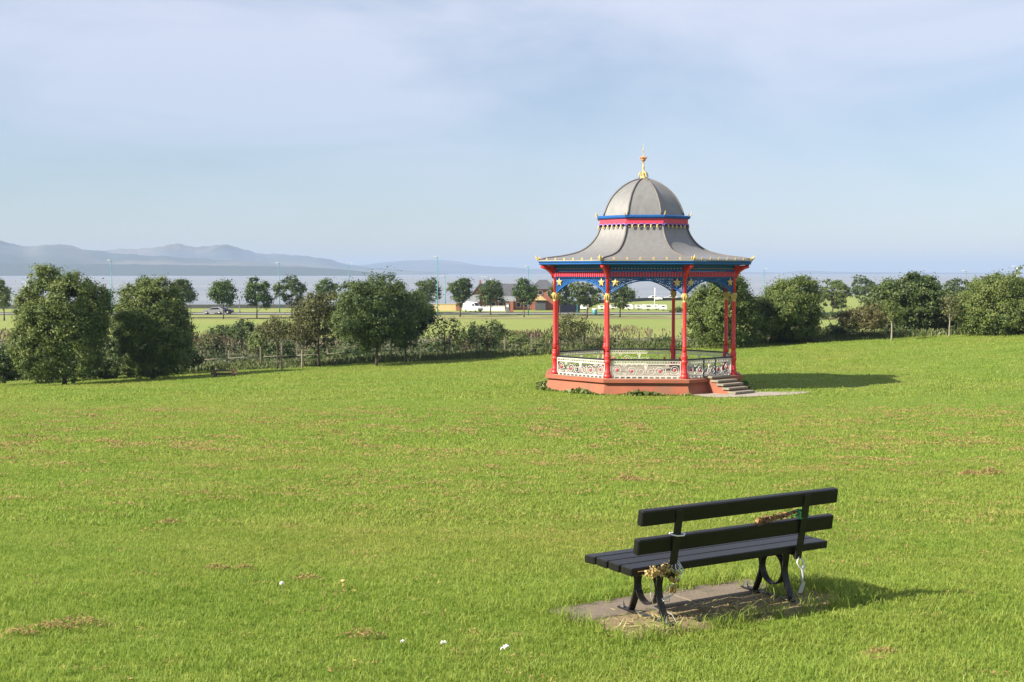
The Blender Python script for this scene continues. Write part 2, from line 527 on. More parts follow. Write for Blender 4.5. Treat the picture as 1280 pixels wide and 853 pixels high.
def leaf_obj(name, P, N, size, m, rng, parent=None, aspect=0.6, tint=None, upright=False):
    """one mesh of many small diamond leaves at P facing N"""
    n = len(P)
    N = N / (np.linalg.norm(N, axis=1, keepdims=True) + 1e-9)
    R = rng.normal(size=(n, 3))
    if upright:
        R = np.tile([0, 0, 1.0], (n, 1)) + 0.25 * R
        T = R / np.linalg.norm(R, axis=1, keepdims=True)
        B = np.cross(N, T); B /= (np.linalg.norm(B, axis=1, keepdims=True) + 1e-9)
    else:
        T = np.cross(N, R); T /= (np.linalg.norm(T, axis=1, keepdims=True) + 1e-9)
        B = np.cross(N, T)
    size = np.broadcast_to(size, (n,))[:, None]
    asp = np.broadcast_to(aspect, (n,))[:, None]
    a = T * size * 0.5
    b = B * size * 0.5 * asp
    V = np.stack([P + a, P + b + a * 0.1, P - a, P - b + a * 0.1], 1).reshape(-1, 3)
    me = bpy.data.meshes.new(name)
    me.vertices.add(4 * n)
    me.vertices.foreach_set('co', V.astype(np.float32).ravel())
    me.loops.add(4 * n)
    me.loops.foreach_set('vertex_index', np.arange(4 * n, dtype=np.int32))
    me.polygons.add(n)
    me.polygons.foreach_set('loop_start', np.arange(0, 4 * n, 4, dtype=np.int32))
    if tint is None: tint = rng.random(n)
    at = me.attributes.new('tint', 'FLOAT', 'POINT')
    at.data.foreach_set('value', np.repeat(np.clip(tint, 0, 1), 4).astype(np.float32))
    me.materials.append(m)
    me.update(calc_edges=True)
    me.validate()
    return link(name, me, parent)

def X(px, D): return (px - 640) / F * D
def Zy(py, D): return (HZ - py) / F * D

# ------------------------------------------------------------------ terrain
_by = np.array([-6, 0, 7.25, 9.1, 14, 20, 30, 40, 50, 61, 70, 80, 92, 105, 115.])
_bz = np.array([-1.05, -1.60, -2.22, -2.38, -2.83, -3.32, -4.05, -4.70, -5.25, -5.70, -5.98, -6.25, -6.55, -6.87, -7.1])
_pf = np.polyfit(_by, _bz, 5)
def sstep(t):
    t = np.clip(t, 0, 1)
    return t * t * (3 - 2 * t)
def lawn_z(x, y):
    x, y = np.asarray(x, float), np.asarray(y, float)
    z = np.polyval(_pf, y) + 0.049 * sstep((y - 45) / 60) * x
    z = z + 0.035 * np.sin(x * 0.55 + 1.3 * np.sin(y * 0.21)) * np.sin(y * 0.43 + 0.7) + 0.02 * np.sin(1.7 * x + 0.6 * y) * np.sin(1.1 * y - 0.4 * x)
    d = np.hypot((x - 1.6) / 1.7, (y - 9.2) / 1.3)
    z = z + (-2.385 - z) * (1 - sstep((d - 0.7) / 0.8))
    d = np.hypot(x - 6.5, y - 66) / 7.5
    z = z + (-5.70 - z) * (1 - sstep((d - 0.75) / 0.6)) * 0.85
    return z
def ground_z(x, y):
    """the whole land: lawn, railway cutting, flat ground to the shore"""
    x, y = np.asarray(x, float), np.asarray(y, float)
    zl = lawn_z(x, np.minimum(y, 112))
    dip = -9.3
    z = np.where(y < 112, zl, zl + (dip - zl) * sstep((y - 112) / 20))
    z = np.where(y > 132, dip + (-8.5 - dip) * sstep((y - 134) / 18), z)
    return z

def sheet(name, xs, ys, zf, m, lift=0.0):
    Xg, Yg = np.meshgrid(xs, ys)
    Zg = zf(Xg, Yg) + lift
    V = np.stack([Xg, Yg, Zg], -1).reshape(-1, 3)
    nx, ny = len(xs), len(ys)
    i, j = np.meshgrid(np.arange(nx - 1), np.arange(ny - 1))
    a = (j * nx + i).ravel()
    Fq = np.stack([a, a + 1, a + nx + 1, a + nx], 1)
    me = bpy.data.meshes.new(name)
    me.vertices.add(len(V)); me.vertices.foreach_set('co', V.astype(np.float32).ravel())
    me.loops.add(Fq.size); me.loops.foreach_set('vertex_index', Fq.astype(np.int32).ravel())
    me.polygons.add(len(Fq)); me.polygons.foreach_set('loop_start', np.arange(0, Fq.size, 4, dtype=np.int32))
    me.polygons.foreach_set('use_smooth', np.ones(len(Fq), bool))
    me.materials.append(m)
    me.update(calc_edges=True)
    return link(name, me)

ys = np.concatenate([np.arange(-6, 20, 0.2), np.arange(20, 50, 0.5), np.arange(50, 112.5, 1.0)])
xs = np.concatenate([np.arange(-100, -12, 2.0), np.arange(-12, 12, 0.25), np.arange(12, 101, 2.0)])
tag(sheet('lawn', xs, ys, lawn_z, M['lawn']), kind='structure')
ylast = ys[-1]
tag(sheet('embankment', np.arange(-180, 181, 4.0), np.concatenate([[ylast], np.arange(113.5, 171, 1.5), [172.0]]), ground_z, M['bank']), kind='structure')

def shore(x):
    return np.interp(x, [-700, -130, 0, 40, 100, 180, 330, 700], [290, 312, 322, 400, 430, 520, 700, 900])
# flat ground out to the shore, its far edge following the waterline
xs2 = np.linspace(-600, 600, 121)
V, Fq = [], []
for i, x in enumerate(xs2):
    for t in np.linspace(0, 1, 14):
        y = 172 + (float(shore(x)) - 172) * t
        rise = 1.6 * float(sstep((x - 55) / 120)) * float(sstep((y - 260) / 160))
        V.append((x * (0.4 + 0.6 * min(1, t * 2.5)) if False else x, y, -8.5 + rise))
for i in range(len(xs2) - 1):
    for k in range(13):
        a = i * 14 + k
        Fq.append((a, a + 14, a + 15, a + 1))
mb = MB(); mb.add(V, Fq, True)
tag(mb.obj('field', M['field']), kind='structure')
tag(sheet('road', np.linspace(-300, 300, 61), np.array([265, 269, 273, 277.0]), lambda x, y: x * 0 - 8.5, M['asphalt'], 0.06), kind='structure')
tag(sheet('path', np.linspace(-60, 140, 41), np.array([243, 248, 253.0]), lambda x, y: x * 0 - 8.5, M['dry_path'], 0.04), kind='structure')
mb = MB()
for y0 in (264.7, 277.3):
    mb.box((0, y0, -8.44), (600, 0.3, 0.24))
tag(mb.obj('kerb', M['wall_grey']), kind='structure')
mb = MB()
mb.add([(-8800, 280, -11.5), (8800, 280, -11.5), (8800, 15800, -11.5), (-8800, 15800, -11.5)], [(0, 1, 2, 3)])
tag(mb.obj('water', M['water']), kind='structure')

# hills across the estuary: each a ridge with a front and a back slope
def ridge(name, D0, D1, pts, m, seed, rough=4.0):
    rng = np.random.default_rng(seed)
    px = np.linspace(pts[0][0], pts[-1][0], 260)
    hy = np.interp(px, [p[0] for p in pts], [p[1] for p in pts])
    k = np.array([0.25, 0.5, 0.25])
    for _ in range(3): hy = np.convolve(np.pad(hy, 1, mode='edge'), k, mode='valid')
    H = (HZ - hy) / F * D1
    xr = (px - 640) / F * D1
    ii = np.arange(260)
    RP = rough * 0.45 * (np.sin(ii * 0.37 + seed) + 0.6 * np.sin(ii * 0.83 + 2 * seed) + 0.35 * np.sin(ii * 1.9)) * sstep((H - 12) / 30)
    V = []
    cs = [(0.0, -16), (0.12, None), (0.35, None), (0.6, None), (0.82, None), (1.0, None), (1.3, None), (1.7, -16)]
    prof = [0, 0.14, 0.36, 0.62, 0.86, 1.0, 0.7, 0]
    for (t, _), q in zip(cs, prof):
        for i in range(260):
            z = -14 + RP[i] * q ** 5 + (H[i] + 14) * q * (1 + (0.10 * math.sin(i * 0.13 + 2.1 * q + seed) + 0.05 * math.sin(i * 0.31 + 5 * q) if 0.1 < q < 0.95 else 0))
            V.append((xr[i] * (D0 + (D1 - D0) * t) / D1, D0 + (D1 - D0) * t, z))
    Fq = []
    for j in range(7):
        for i in range(259):
            a = j * 260 + i
            Fq.append((a, a + 1, a + 261, a + 260))
    mb = MB(); mb.add(V, Fq, True)
    return tag(mb.obj(name, m), kind='structure')
ridge('hills', 4700, 5100, [(-120, 328), (0, 329), (100, 330), (200, 331), (300, 332.5), (380, 334), (430, 337), (470, 341), (500, 345.5)], M['hill_wood'], 1, 3.0)
ridge('hills', 5200, 6600, [(-120, 296), (-40, 299), (0, 301.6), (24, 306), (38, 309.5), (62, 305.5), (88, 307), (112, 313), (160, 318), (230, 322), (320, 328), (400, 334), (470, 341), (510, 345)], M['hill'], 2, 5.0)
ridge('hills', 7400, 8600, [(60, 330), (110, 314), (135, 313), (160, 311.5), (185, 311), (205, 308), (225, 304.5), (245, 310), (270, 306.5), (290, 307), (310, 313), (320, 317), (363, 318.5), (405, 323), (440, 332), (480, 336), (560, 342)], M['hill'], 3, 6.0)
ridge('hills', 10500, 12000, [(380, 338), (440, 333), (480, 328), (530, 325), (560, 325.5), (600, 332), (660, 336), (720, 338), (800, 339), (900, 340), (985, 340.5), (1005, 338), (1040, 340), (1150, 341), (1300, 341.3), (1500, 342)], M['hill'], 4, 4.0)

# ------------------------------------------------------------------ bandstand
BX, BY = 6.534, 66.0
E0 = math.radians(-3.5)
RC, REV = 4.686, 5.52
ZF = -4.95                                    # floor
band = thing('bandstand', 'red and blue octagonal bandstand with grey domed roof standing on the lawn', 'bandstand', (BX, BY, -5.72))
OFF = Vector((-BX, -BY, 5.72))
def ang(i): return math.radians(-67.5 + 45 * i) + E0       # vertex i, angle from the side facing the camera towards +x
def vx(i, R, z): a = ang(i); return Vector((R * math.sin(a), -R * math.cos(a), z + 5.72))
def face_frame(i, R):
    """origin at the middle of side i (between vertex i and i+1) at radius R of the corners; u along, n outward"""
    p, q = vx(i, R, 0), vx(i + 1, R, 0)
    u = (q - p).normalized()
    n = Vector((u.y, -u.x, 0))
    return (p + q) / 2, u, n, (q - p).length
def ringpoly(prof, m, name, parent, panels=False, smooth=False):
    """octagonal ring swept along a profile of (R, z)"""
    if not panels:
        mb = MB()
        vs = [vx(i, R, z) for R, z in prof for i in range(8)]
        fs = [(j * 8 + i, j * 8 + (i + 1) % 8, (j + 1) * 8 + (i + 1) % 8, (j + 1) * 8 + i) for j in range(len(prof) - 1) for i in range(8)]
        mb.add(vs, fs)
        return mb.obj(name, m, parent)
    for i in range(8):
        mb = MB()
        vs = []
        for R, z in prof:
            vs += [vx(i, R, z), vx(i + 1, R, z)]
        fs = [(2 * j, 2 * j + 1, 2 * j + 3, 2 * j + 2) for j in range(len(prof) - 1)]
        mb.add(vs, fs, smooth)
        mb.obj(name, m, parent)

def spline(pts, n):
    """smooth interpolation of (a, b) points by chord length"""
    P = np.array(pts, float)
    d = np.r_[0, np.cumsum(np.hypot(*np.diff(P, axis=0).T))]
    m = np.gradient(P, d, axis=0)
    out = []
    for t in np.linspace(0, d[-1], n):
        i = min(np.searchsorted(d, t, side='right') - 1, len(d) - 2)
        h = d[i + 1] - d[i]; s_ = (t - d[i]) / h
        h00, h10, h01, h11 = 2*s_**3-3*s_**2+1, s_**3-2*s_**2+s_, -2*s_**3+3*s_**2, s_**3-s_**2
        out.append(h00*P[i] + h10*h*m[i] + h01*P[i+1] + h11*h*m[i+1])
    return [tuple(q) for q in out]

# plinth with a lip and battered wall
ringpoly([(0.01, -6.2), (5.34, -6.2), (5.34, -6.0), (5.04, -5.20), (5.03, -5.17), (5.19, -5.13), (5.19, -4.985), (5.14, -4.965), (4.9, -4.962)], M['terracotta'], 'plinth', band)
ringpoly([(4.92, -4.97), (4.9, ZF), (0.01, ZF)], M['concrete_floor'], 'floor', band)

# columns
base_prof = [(0.20, 0), (0.20, 0.10), (0.185, 0.14), (0.155, 0.19), (0.165, 0.22), (0.165, 0.26), (0.135, 0.32), (0.125, 0.62), (0.135, 0.70), (0.165, 0.74), (0.165, 0.80), (0.13, 0.85), (0.135, 0.90), (0.155, 1.0), (0.15, 1.06), (0.115, 1.12), (0.125, 1.16), (0.105, 1.22)]
shaft_prof = [(0.105, 1.22), (0.10, 1.4), (0.096, 1.44), (0.104, 1.46), (0.104, 1.50), (0.092, 1.53), (0.088, 3.50), (0.095, 3.54), (0.086, 3.58)]
cap_prof = [(0.09, 3.56), (0.12, 3.58), (0.10, 3.63), (0.105, 3.72), (0.125, 3.84), (0.155, 3.92), (0.165, 3.97)]
col_base = MB().lathe(base_prof, 12).mesh('base', M['red'])
col_shaft = MB().lathe(shaft_prof, 12).mesh('shaft', M['red'])
mb = MB().lathe(cap_prof, 8)
for k in range(8):
    a = k * math.pi / 4
    c_, s_ = math.cos(a), math.sin(a)
    mb.tube([(0.11 * c_, 0.11 * s_, 3.66), (0.145 * c_, 0.145 * s_, 3.80), (0.185 * c_, 0.185 * s_, 3.90), (0.17 * c_, 0.17 * s_, 3.84)], [0.022, 0.028, 0.024, 0.01], 5)
cap_me = mb.mesh('capital', M['gold'])
up_me = MB().lathe([(0.088, 3.97), (0.088, 4.66), (0.12, 4.70), (0.14, 4.76), (0.14, 4.92), (0.12, 4.98), (0.12, 5.2)], 8).mesh('upper_shaft', M['red'])
mb = MB()          # curved bracket carrying the eaves, in the x-z plane pointing outward (+x)
cv = [(0.06, 4.70), (0.14, 4.90), (0.28, 5.06), (0.48, 5.19), (0.72, 5.27)]
poly = cv + [(0.74, 5.31), (0.06, 5.28)]
mb.prism(poly, 1, -0.075, 0.075)
mb.tube([(p, 0, q) for p, q in cv], 0.095, 6)
brk_me = mb.mesh('bracket', M['red'])
for i in range(8):
    p = vx(i, RC, ZF)
    a = ang(i)
    c = link('column', col_shaft, band, p, (0, 0, a - math.pi / 2))
    link('base', col_base, c)
    link('capital', cap_me, c).scale = (0.9, 0.9, 1.0)
    link('upper_shaft', up_me, c)
    link('bracket', brk_me, c)

# railing panels
LP = 2 * RC * math.sin(math.radians(22.5))
LW = LP - 0.34
def spiral(mb, cx, cz, r0, r1, turns, a0, sgn, r=0.0145, n=26):
    pts = []
    for k in range(n + 1):
        t = k / n
        rr = r0 + (r1 - r0) * t ** 0.8
        a = a0 + sgn * 2 * math.pi * turns * t
        pts.append((cx + rr * math.cos(a), 0, cz + rr * math.sin(a)))
    mb.tube(pts, r, 4)
def rail_panel():
    mb = MB()
    for z, t in ((0.10, 0.045), (0.66, 0.04), (0.81, 0.03)):
        mb.box((0, 0, z), (LW, 0.035, t))
    n = 12
    for k in range(n):                         # feet
        x = -LW / 2 + LW * (k + 0.5) / n
        mb.box((x, 0, 0.045), (0.075, 0.05, 0.09))
    nx = 26                                    # lacework band below the handrail
    for k in range(nx):
        x = -LW / 2 + LW * (k + 0.5) / nx
        ring = [(x + 0.056 * math.cos(q), 0, 0.735 + 0.06 * math.sin(q)) for q in np.linspace(0, 2 * math.pi, 9)[:-1]]
        mb.tube(ring, 0.011, 4, closed=True)
    for s in (-1, 1):
        spiral(mb, s * LW * 0.205, 0.33, 0.05, 0.27, 2.0, 0.4 if s > 0 else math.pi - 0.4, s)
        spiral(mb, s * LW * 0.41, 0.39, 0.05, 0.235, 1.9, math.pi if s > 0 else 0, -s)
        spiral(mb, s * LW * 0.075, 0.32, 0.03, 0.19, 1.4, -math.pi / 2, s)
        spiral(mb, s * LW * 0.31, 0.56, 0.02, 0.085, 1.3, math.pi / 2, s, 0.016, 14)
        spiral(mb, s * LW * 0.31, 0.20, 0.02, 0.075, 1.3, -math.pi / 2, -s, 0.016, 14)
        spiral(mb, s * LW * 0.46, 0.19, 0.02, 0.07, 1.2, 0, s, 0.016, 14)
        mb.box((s * LW * 0.494, 0, 0.44), (0.035, 0.035, 0.76))
        mb.tube([(s * 0.02, 0, 0.1), (s * 0.10, 0, 0.28), (s * 0.03, 0, 0.46), (s * 0.09, 0, 0.64)], 0.016, 4)
    mb.tube([(0, 0, 0.1), (0, 0, 0.66)], 0.02, 4)
    return mb.mesh('railing_panel', M['iron_white'])
rail_me = rail_panel()
rose = MB().lathe([(0.02, -0.03), (0.05, -0.03), (0.068, 0.0), (0.05, 0.03), (0.02, 0.03)], 10).mesh('rosette', M['frieze_red'])
hand_me = MB().box((0, 0, 0.872), (LW + 0.12, 0.08, 0.075), bev=0.012).mesh('handrail', M['black_iron'])
gate_me = MB().box((0, 0, 0.46), (0.05, 0.06, 0.92)).mesh('gate_post', M['black_iron'])
STEP_SIDE = 2
for i in range(8):
    o, u, n, L = face_frame(i, RC)
    rz = math.atan2(u.y, u.x)
    r = link('railing_panel', rail_me, band, (o.x, o.y, ZF + 5.72), (0, 0, rz))
    link('handrail', hand_me, r)
    for fx, fz in ((-0.41, 0.39), (-0.205, 0.33), (0.205, 0.33), (0.41, 0.39)):
        link('rosette', rose, r, (fx * LW, 0, fz), (math.pi / 2, 0, 0))
    if i == STEP_SIDE:
        for sx in (-0.42, 0.42):
            link('gate_post', gate_me, r, (sx, 0, 0))

# spandrels: pierced arch panels
ZT = -0.22 - ZF          # top of the spandrel above the floor
ZB = -1.0 - ZF
ZC = -0.37 - ZF
def arch(x): return ZB + (ZC - ZB) * (1 - abs(2 * x / (LP - 0.2)) ** 2.1)
def spandrel():
    mb = MB()
    xs_ = np.linspace(-(LP - 0.2) / 2, (LP - 0.2) / 2, 33)
    mb.tube([(x, 0, arch(x)) for x in xs_], 0.042, 4)
    mb.tube([(x * 0.985, 0, arch(x) + 0.09) for x in xs_ if arch(x) + 0.09 < ZT - 0.03], 0.022, 4)
    mb.box((0, 0, ZT - 0.03), (LP - 0.2, 0.06, 0.06))
    for s in (-1, 1):
        mb.box((s * (LP / 2 - 0.12), 0, (ZT + ZB) / 2 - 0.02), (0.05, 0.06, ZT - ZB - 0.06))
    d = 0.105
    k = 0
    z = ZT - 0.10
    while z > ZB:
        x = -(LP / 2 - 0.16) + (d / 2 if k % 2 else 0)
        while x < LP / 2 - 0.14:
            if z > arch(x) + 0.05:
                ring = [(x + 0.046 * math.cos(q), 0, z + 0.046 * math.sin(q)) for q in np.linspace(0, 2 * math.pi, 8)[:-1]]
                mb.tube(ring, 0.017, 4, closed=True)
            x += d
        z -= d * 0.82
        k += 1
    return mb.mesh('spandrel', M['blue'])
sp_me = spandrel()
def star(r, th):
    mb = MB()
    pts = []
    for k in range(10):
        a = math.pi / 2 + k * math.pi / 5
        rr = r if k % 2 == 0 else r * 0.45
        pts.append((rr * math.cos(a), rr * math.sin(a)))
    vs = [(x, -th * 0.3, z) for x, z in pts] + [(x, th * 0.3, z) for x, z in pts] + [(0, -th, 0), (0, th, 0)]
    fs = []
    for k in range(10):
        j = (k + 1) % 10
        fs += [(20, k, j), (21, 10 + j, 10 + k), (k, 10 + k, 10 + j, j)]
    mb.add(vs, fs)
    return mb.mesh('star', M['gold'])
star_me = star(0.215, 0.07)
for i in range(8):
    o, u, n, L = face_frame(i, RC)
    rz = math.atan2(u.y, u.x)
    r = link('spandrel', sp_me, band, (o.x, o.y, ZF + 5.72), (0, 0, rz))
    for s in (-1, 1):
        link('star', star_me, r, (s * (LP / 2 - 0.36), -0.05, ZT - 0.24))

# frieze: fluted red board, blue cornice with dentils
fr_me = MB().box((0, -0.06, (0.06 - 0.22) / 2 - ZF), (LP - 0.16, 0.09, 0.27)).mesh('frieze', M['blue'])
mb = MB()
for k in range(25):
    x = -(LP - 0.36) / 2 + (LP - 0.36) * k / 24
    mb.box((x, -0.125, -0.082 - ZF), (0.092, 0.055, 0.235), bev=0.014)
flute_me = mb.mesh('flutes', M['frieze_red'])
mb = MB()
mb.box((0, 0.0, 0.20 - ZF), (LP - 0.1, 0.08, 0.27))
mb.box((0, -0.06, 0.095 - ZF), (LP - 0.1, 0.06, 0.045))
mb.box((0, -0.06, -0.215 - ZF), (LP - 0.1, 0.07, 0.04))
cn_me = mb.mesh('cornice', M['blue'])
mb = MB()
for k in range(22):
    x = -(LP - 0.4) / 2 + (LP - 0.4) * k / 21
    mb.box((x, -0.075, 0.19 - ZF), (0.05, 0.06, 0.05), bev=0.01)
den_me = mb.mesh('dentils', M['gold'])
for i in range(8):
    o, u, n, L = face_frame(i, RC)
    rz = math.atan2(u.y, u.x)
    r = link('frieze', fr_me, band, (o.x, o.y, ZF + 5.72), (0, 0, rz))
    tag(link('flutes', flute_me, r), kind='stuff')
    c = link('cornice', cn_me, band, (o.x, o.y, ZF + 5.72), (0, 0, rz))
    tag(link('dentils', den_me, c), kind='stuff')

ringpoly([(RC + 0.06, 0.335), (REV - 0.12, 0.385), (REV - 0.10, 0.42), (RC + 0.0, 0.37)], M['blue'], 'soffit', band)
ringpoly([(REV - 0.11, 0.375), (REV - 0.03, 0.38), (REV, 0.40), (REV, 0.48), (REV + 0.05, 0.50), (REV + 0.05, 0.535), (REV - 0.02, 0.54)], M['blue'], 'fascia', band)
ringpoly([(REV - 0.02, 0.545), (REV + 0.07, 0.55), (REV + 0.07, 0.60), (REV - 0.05, 0.612)], M['gutter'], 'gutter', band)
skirt = spline([(5.47, 0.625), (5.1, 0.69), (4.14, 0.82), (3.26, 1.07), (2.76, 1.41), (2.40, 1.90), (2.26, 2.26)], 18)
ringpoly(skirt, M['lead'], 'roof_panel', band, True, True)
dome = spline([(2.11, 2.80), (2.06, 2.95), (1.92, 3.29), (1.62, 3.77), (1.26, 4.12), (0.84, 4.40), (0.42, 4.58), (0.02, 4.68)], 18)
ringpoly(dome, M['lead'], 'dome_panel', band, True, True)
for i in range(8):
    MB().tube([vx(i, R + 0.015, z + 0.01) for R, z in skirt], 0.05, 6).obj('hip_roll', M['lead_roll'], band)
    MB().tube([vx(i, R + 0.01, z + 0.01) for R, z in dome], 0.045, 6).obj('dome_rib', M['lead_roll'], band)
# drum band between skirt and dome
ringpoly([(2.26, 2.34), (2.34, 2.36), (2.34, 2.615), (2.30, 2.62)], M['frieze_red'], 'drum_band', band)
ringpoly([(2.30, 2.61), (2.42, 2.63), (2.46, 2.68), (2.46, 2.75), (2.36, 2.785), (2.05, 2.80)], M['blue'], 'drum_cornice', band)
LD = 2 * 2.34 * math.sin(math.radians(22.5))
mb = MB()
for k in range(6):
    x = -LD / 2 + LD * (k + 0.5) / 6
    w_ = LD / 6
    mb.tube([(x + w_ * 0.48 * math.cos(q), -0.03, 0.0 - 0.12 + 0.11 * math.sin(q)) for q in np.linspace(0.05, math.pi - 0.05, 8)], 0.028, 4)
sc_me = mb.mesh('scallops', M['lilac'])
drop_me = MB().lathe([(0.01, -0.24), (0.035, -0.21), (0.045, -0.16), (0.03, -0.12), (0.045, -0.09), (0.03, -0.06)], 6).mesh('drop', M['gold'])
for i in range(8):
    o, u, n, L = face_frame(i, 2.34)
    r = link('scallops', sc_me, band, (o.x, o.y, 2.375 + 5.72), (0, 0, math.atan2(u.y, u.x)))
    for k in range(1, 6):
        link('drop', drop_me, r, (-LD / 2 + LD * k / 6, -0.05, 0.0))
# gilded ornaments
def anthemion(h):
    mb = MB()
    for a in (-0.9, -0.45, 0, 0.45, 0.9):
        ln = h * (1 - 0.35 * abs(a))
        mb.tube([(0, 0, 0), (0.5 * ln * math.sin(a), -0.02, 0.5 * ln * math.cos(a)), (ln * math.sin(a), -0.01, ln * math.cos(a))], [h * 0.09, h * 0.12, h * 0.05], 5)
    mb.box((0, 0, -0.02), (h * 0.9, 0.05, 0.05))
    return mb.mesh('antefix', M['gold'])
ant_me = anthemion(0.11)
for i in range(8):
    o, u, n, L = face_frame(i, REV + 0.03)
    rz = math.atan2(u.y, u.x)
    for k in range(1, 6 + 1):
        p = o + u * (L * (k / 7 - 0.5))
        link('antefix', ant_me, band, (p.x, p.y, 0.62 + 5.72), (0, 0, rz))
mb = MB()
mb.tube([(0, 0, 0), (0.04, 0, 0.09), (0.13, 0, 0.16), (0.19, 0, 0.28), (0.17, 0, 0.36)], [0.075, 0.085, 0.07, 0.04, 0.012], 6)
for s in (-1, 1):
    mb.tube([(0, 0, 0.02), (0.02, s * 0.12, 0.12), (0.08, s * 0.17, 0.24)], [0.045, 0.05, 0.02], 5)
cor_me = mb.mesh('corner_ornament', M['gold'])
mb = MB()
mb.tube([(0, 0, 0), (0.05, 0, 0.06), (0.10, 0, 0.13), (0.09, 0, 0.22)], [0.03, 0.032, 0.022, 0.008], 5)
cor2_me = mb.mesh('drum_ornament', M['gold'])
for i in range(8):
    link('corner_ornament', cor_me, band, vx(i, REV + 0.02, 0.57), (0, 0, ang(i) - math.pi / 2)).scale = (0.72, 0.72, 0.72)
    link('drum_ornament', cor2_me, band, vx(i, 2.44, 2.76), (0, 0, ang(i) - math.pi / 2))
# finial
fin = MB().lathe([(0.20, 4.62), (0.17, 4.72), (0.09, 4.80), (0.11, 4.88), (0.13, 4.95), (0.06, 5.03), (0.045, 5.2), (0.07, 5.24), (0.04, 5.28), (0.035, 5.5), (0.06, 5.53), (0.03, 5.76), (0.02, 5.80), (0.014, 6.05), (0.035, 6.08), (0.035, 6.12), (0.008, 6.15), (0.006, 6.40)], 10)
for k in range(4):
    a = k * math.pi / 2 + 0.4
    c_, s_ = math.cos(a), math.sin(a)
    fin.tube([(0.06 * c_, 0.06 * s_, 5.02), (0.2 * c_, 0.2 * s_, 4.95), (0.27 * c_, 0.27 * s_, 4.78), (0.20 * c_, 0.20 * s_, 4.70)], [0.03, 0.03, 0.03, 0.02], 5)
fo = fin.obj('finial', M['gold'], band, (0, 0, 5.72))
mb = MB().lathe([(0.03, 5.50), (0.10, 5.55), (0.13, 5.62), (0.11, 5.68), (0.14, 5.74), (0.10, 5.74)], 8)
for k in range(6):
    a = k * math.pi / 3
    mb.tube([(0.10 * math.cos(a), 0.10 * math.sin(a), 5.66), (0.17 * math.cos(a), 0.17 * math.sin(a), 5.70), (0.18 * math.cos(a), 0.18 * math.sin(a), 5.77)], [0.03, 0.03, 0.02], 4)
mb.obj('crown_ornament', M['copper'], fo)

# steps on the side towards the lower right
o, u, n, L = face_frame(STEP_SIDE, 5.0)
rz = math.atan2(u.y, u.x)
stp = link('staircase', MB().prism([(0.0, -0.02), (-0.42, -0.02), (-0.42, -0.20), (-0.78, -0.20), (-0.78, -0.36), (-1.12, -0.36), (-1.12, -0.52), (-1.44, -0.52), (-1.44, -0.95), (0.1, -0.95)], 0, -0.62, 0.62).mesh('staircase', M['terracotta']), band, (o.x, o.y, ZF + 5.72), (0, 0, rz))
for k, (y0, y1, zt) in enumerate([(0.05, -0.46, 0.07), (-0.36, -0.82, -0.10), (-0.72, -1.16, -0.25), (-1.06, -1.48, -0.41), (-1.38, -1.86, -0.57)]):
    wd = 1.42 + 0.03 * ((k * 7) % 3)
    sb = MB().box((0.02 * ((k * 5) % 3), (y0 + y1) / 2, zt - 0.035), (wd, y0 - y1, 0.105), bev=0.015)
    if k == 4:
        sb.box((0, -1.62, -0.72), (1.34, 0.36, 0.18))
    sb.obj('step', M['stone'], stp)

# gritty paving at the foot of the steps
pts = []
cx_, cy_ = o.x + n.x * 1.9, o.y + n.y * 1.9
for k in range(28):
    a = 2 * math.pi * k / 28
    rr = 1 + 0.06 * math.sin(3 * a + 1) + 0.04 * math.sin(5 * a)
    pts.append((BX + cx_ + 0.1 + 2.75 * rr * math.cos(a), BY + cy_ + 1.6 * rr * math.sin(a)))
cpt = (BX + cx_ + 0.1, BY + cy_)
mb = MB()
vs = [(cpt[0], cpt[1], float(lawn_z(*cpt)) + 0.05)]
for rr in (0.5, 1.0):
    for p in pts:
        x, y = cpt[0] + (p[0] - cpt[0]) * rr, cpt[1] + (p[1] - cpt[1]) * rr
        vs.append((x, y, float(lawn_z(x, y)) + (0.045 if rr < 1 else 0.02)))
fs = [(0, 1 + k, 1 + (k + 1) % 28) for k in range(28)] + [(1 + k, 29 + k, 29 + (k + 1) % 28, 1 + (k + 1) % 28) for k in range(28)]
mb.add(vs, fs, True)
tag(mb.obj('pavement', M['paving']), kind='structure')

# ------------------------------------------------------------------ near bench
BO, BYAW = Vector((1.547, 9.088, -2.373)), 0.548
bu, bw = Vector((math.cos(BYAW), math.sin(BYAW), 0)), Vector((-math.sin(BYAW), math.cos(BYAW), 0))
def bl(u_, w_, z_): return BO + bu * u_ + bw * w_ + Vector((0, 0, z_))
slab = MB()
slab.box((-0.53, 0.60, -0.052), (1.02, 0.40, 0.10), bev=0.012)
slab.box((0.40, 0.605, -0.055), (0.82, 0.395, 0.10), bev=0.012)
so = slab.obj('paving_slab', M['slab'], None, BO, (0, 0, BYAW))
tag(so, 'worn concrete slab in the grass under the near black bench', 'slab')
rng = np.random.default_rng(5)
mb = MB()
vs = [(0, 0.15, 0.0)]
N_ = 40
for rr in (0.35, 0.7, 1.0):
    for k in range(N_):
        a = 2 * math.pi * k / N_
        q = rr * (1 + 0.07 * math.sin(5 * a + 2) + 0.05 * math.sin(9 * a))
        sx, sy = abs(math.cos(a)) ** 0.6 * math.copysign(1, math.cos(a)), abs(math.sin(a)) ** 0.7 * math.copysign(1, math.sin(a))
        vs.append((1.04 * q * sx, 0.10 + 0.33 * q * sy, (-0.006 + 0.022 * rng.random()) if rr < 1 else -0.014))
fs = [(0, 1 + k, 1 + (k + 1) % N_) for k in range(N_)]
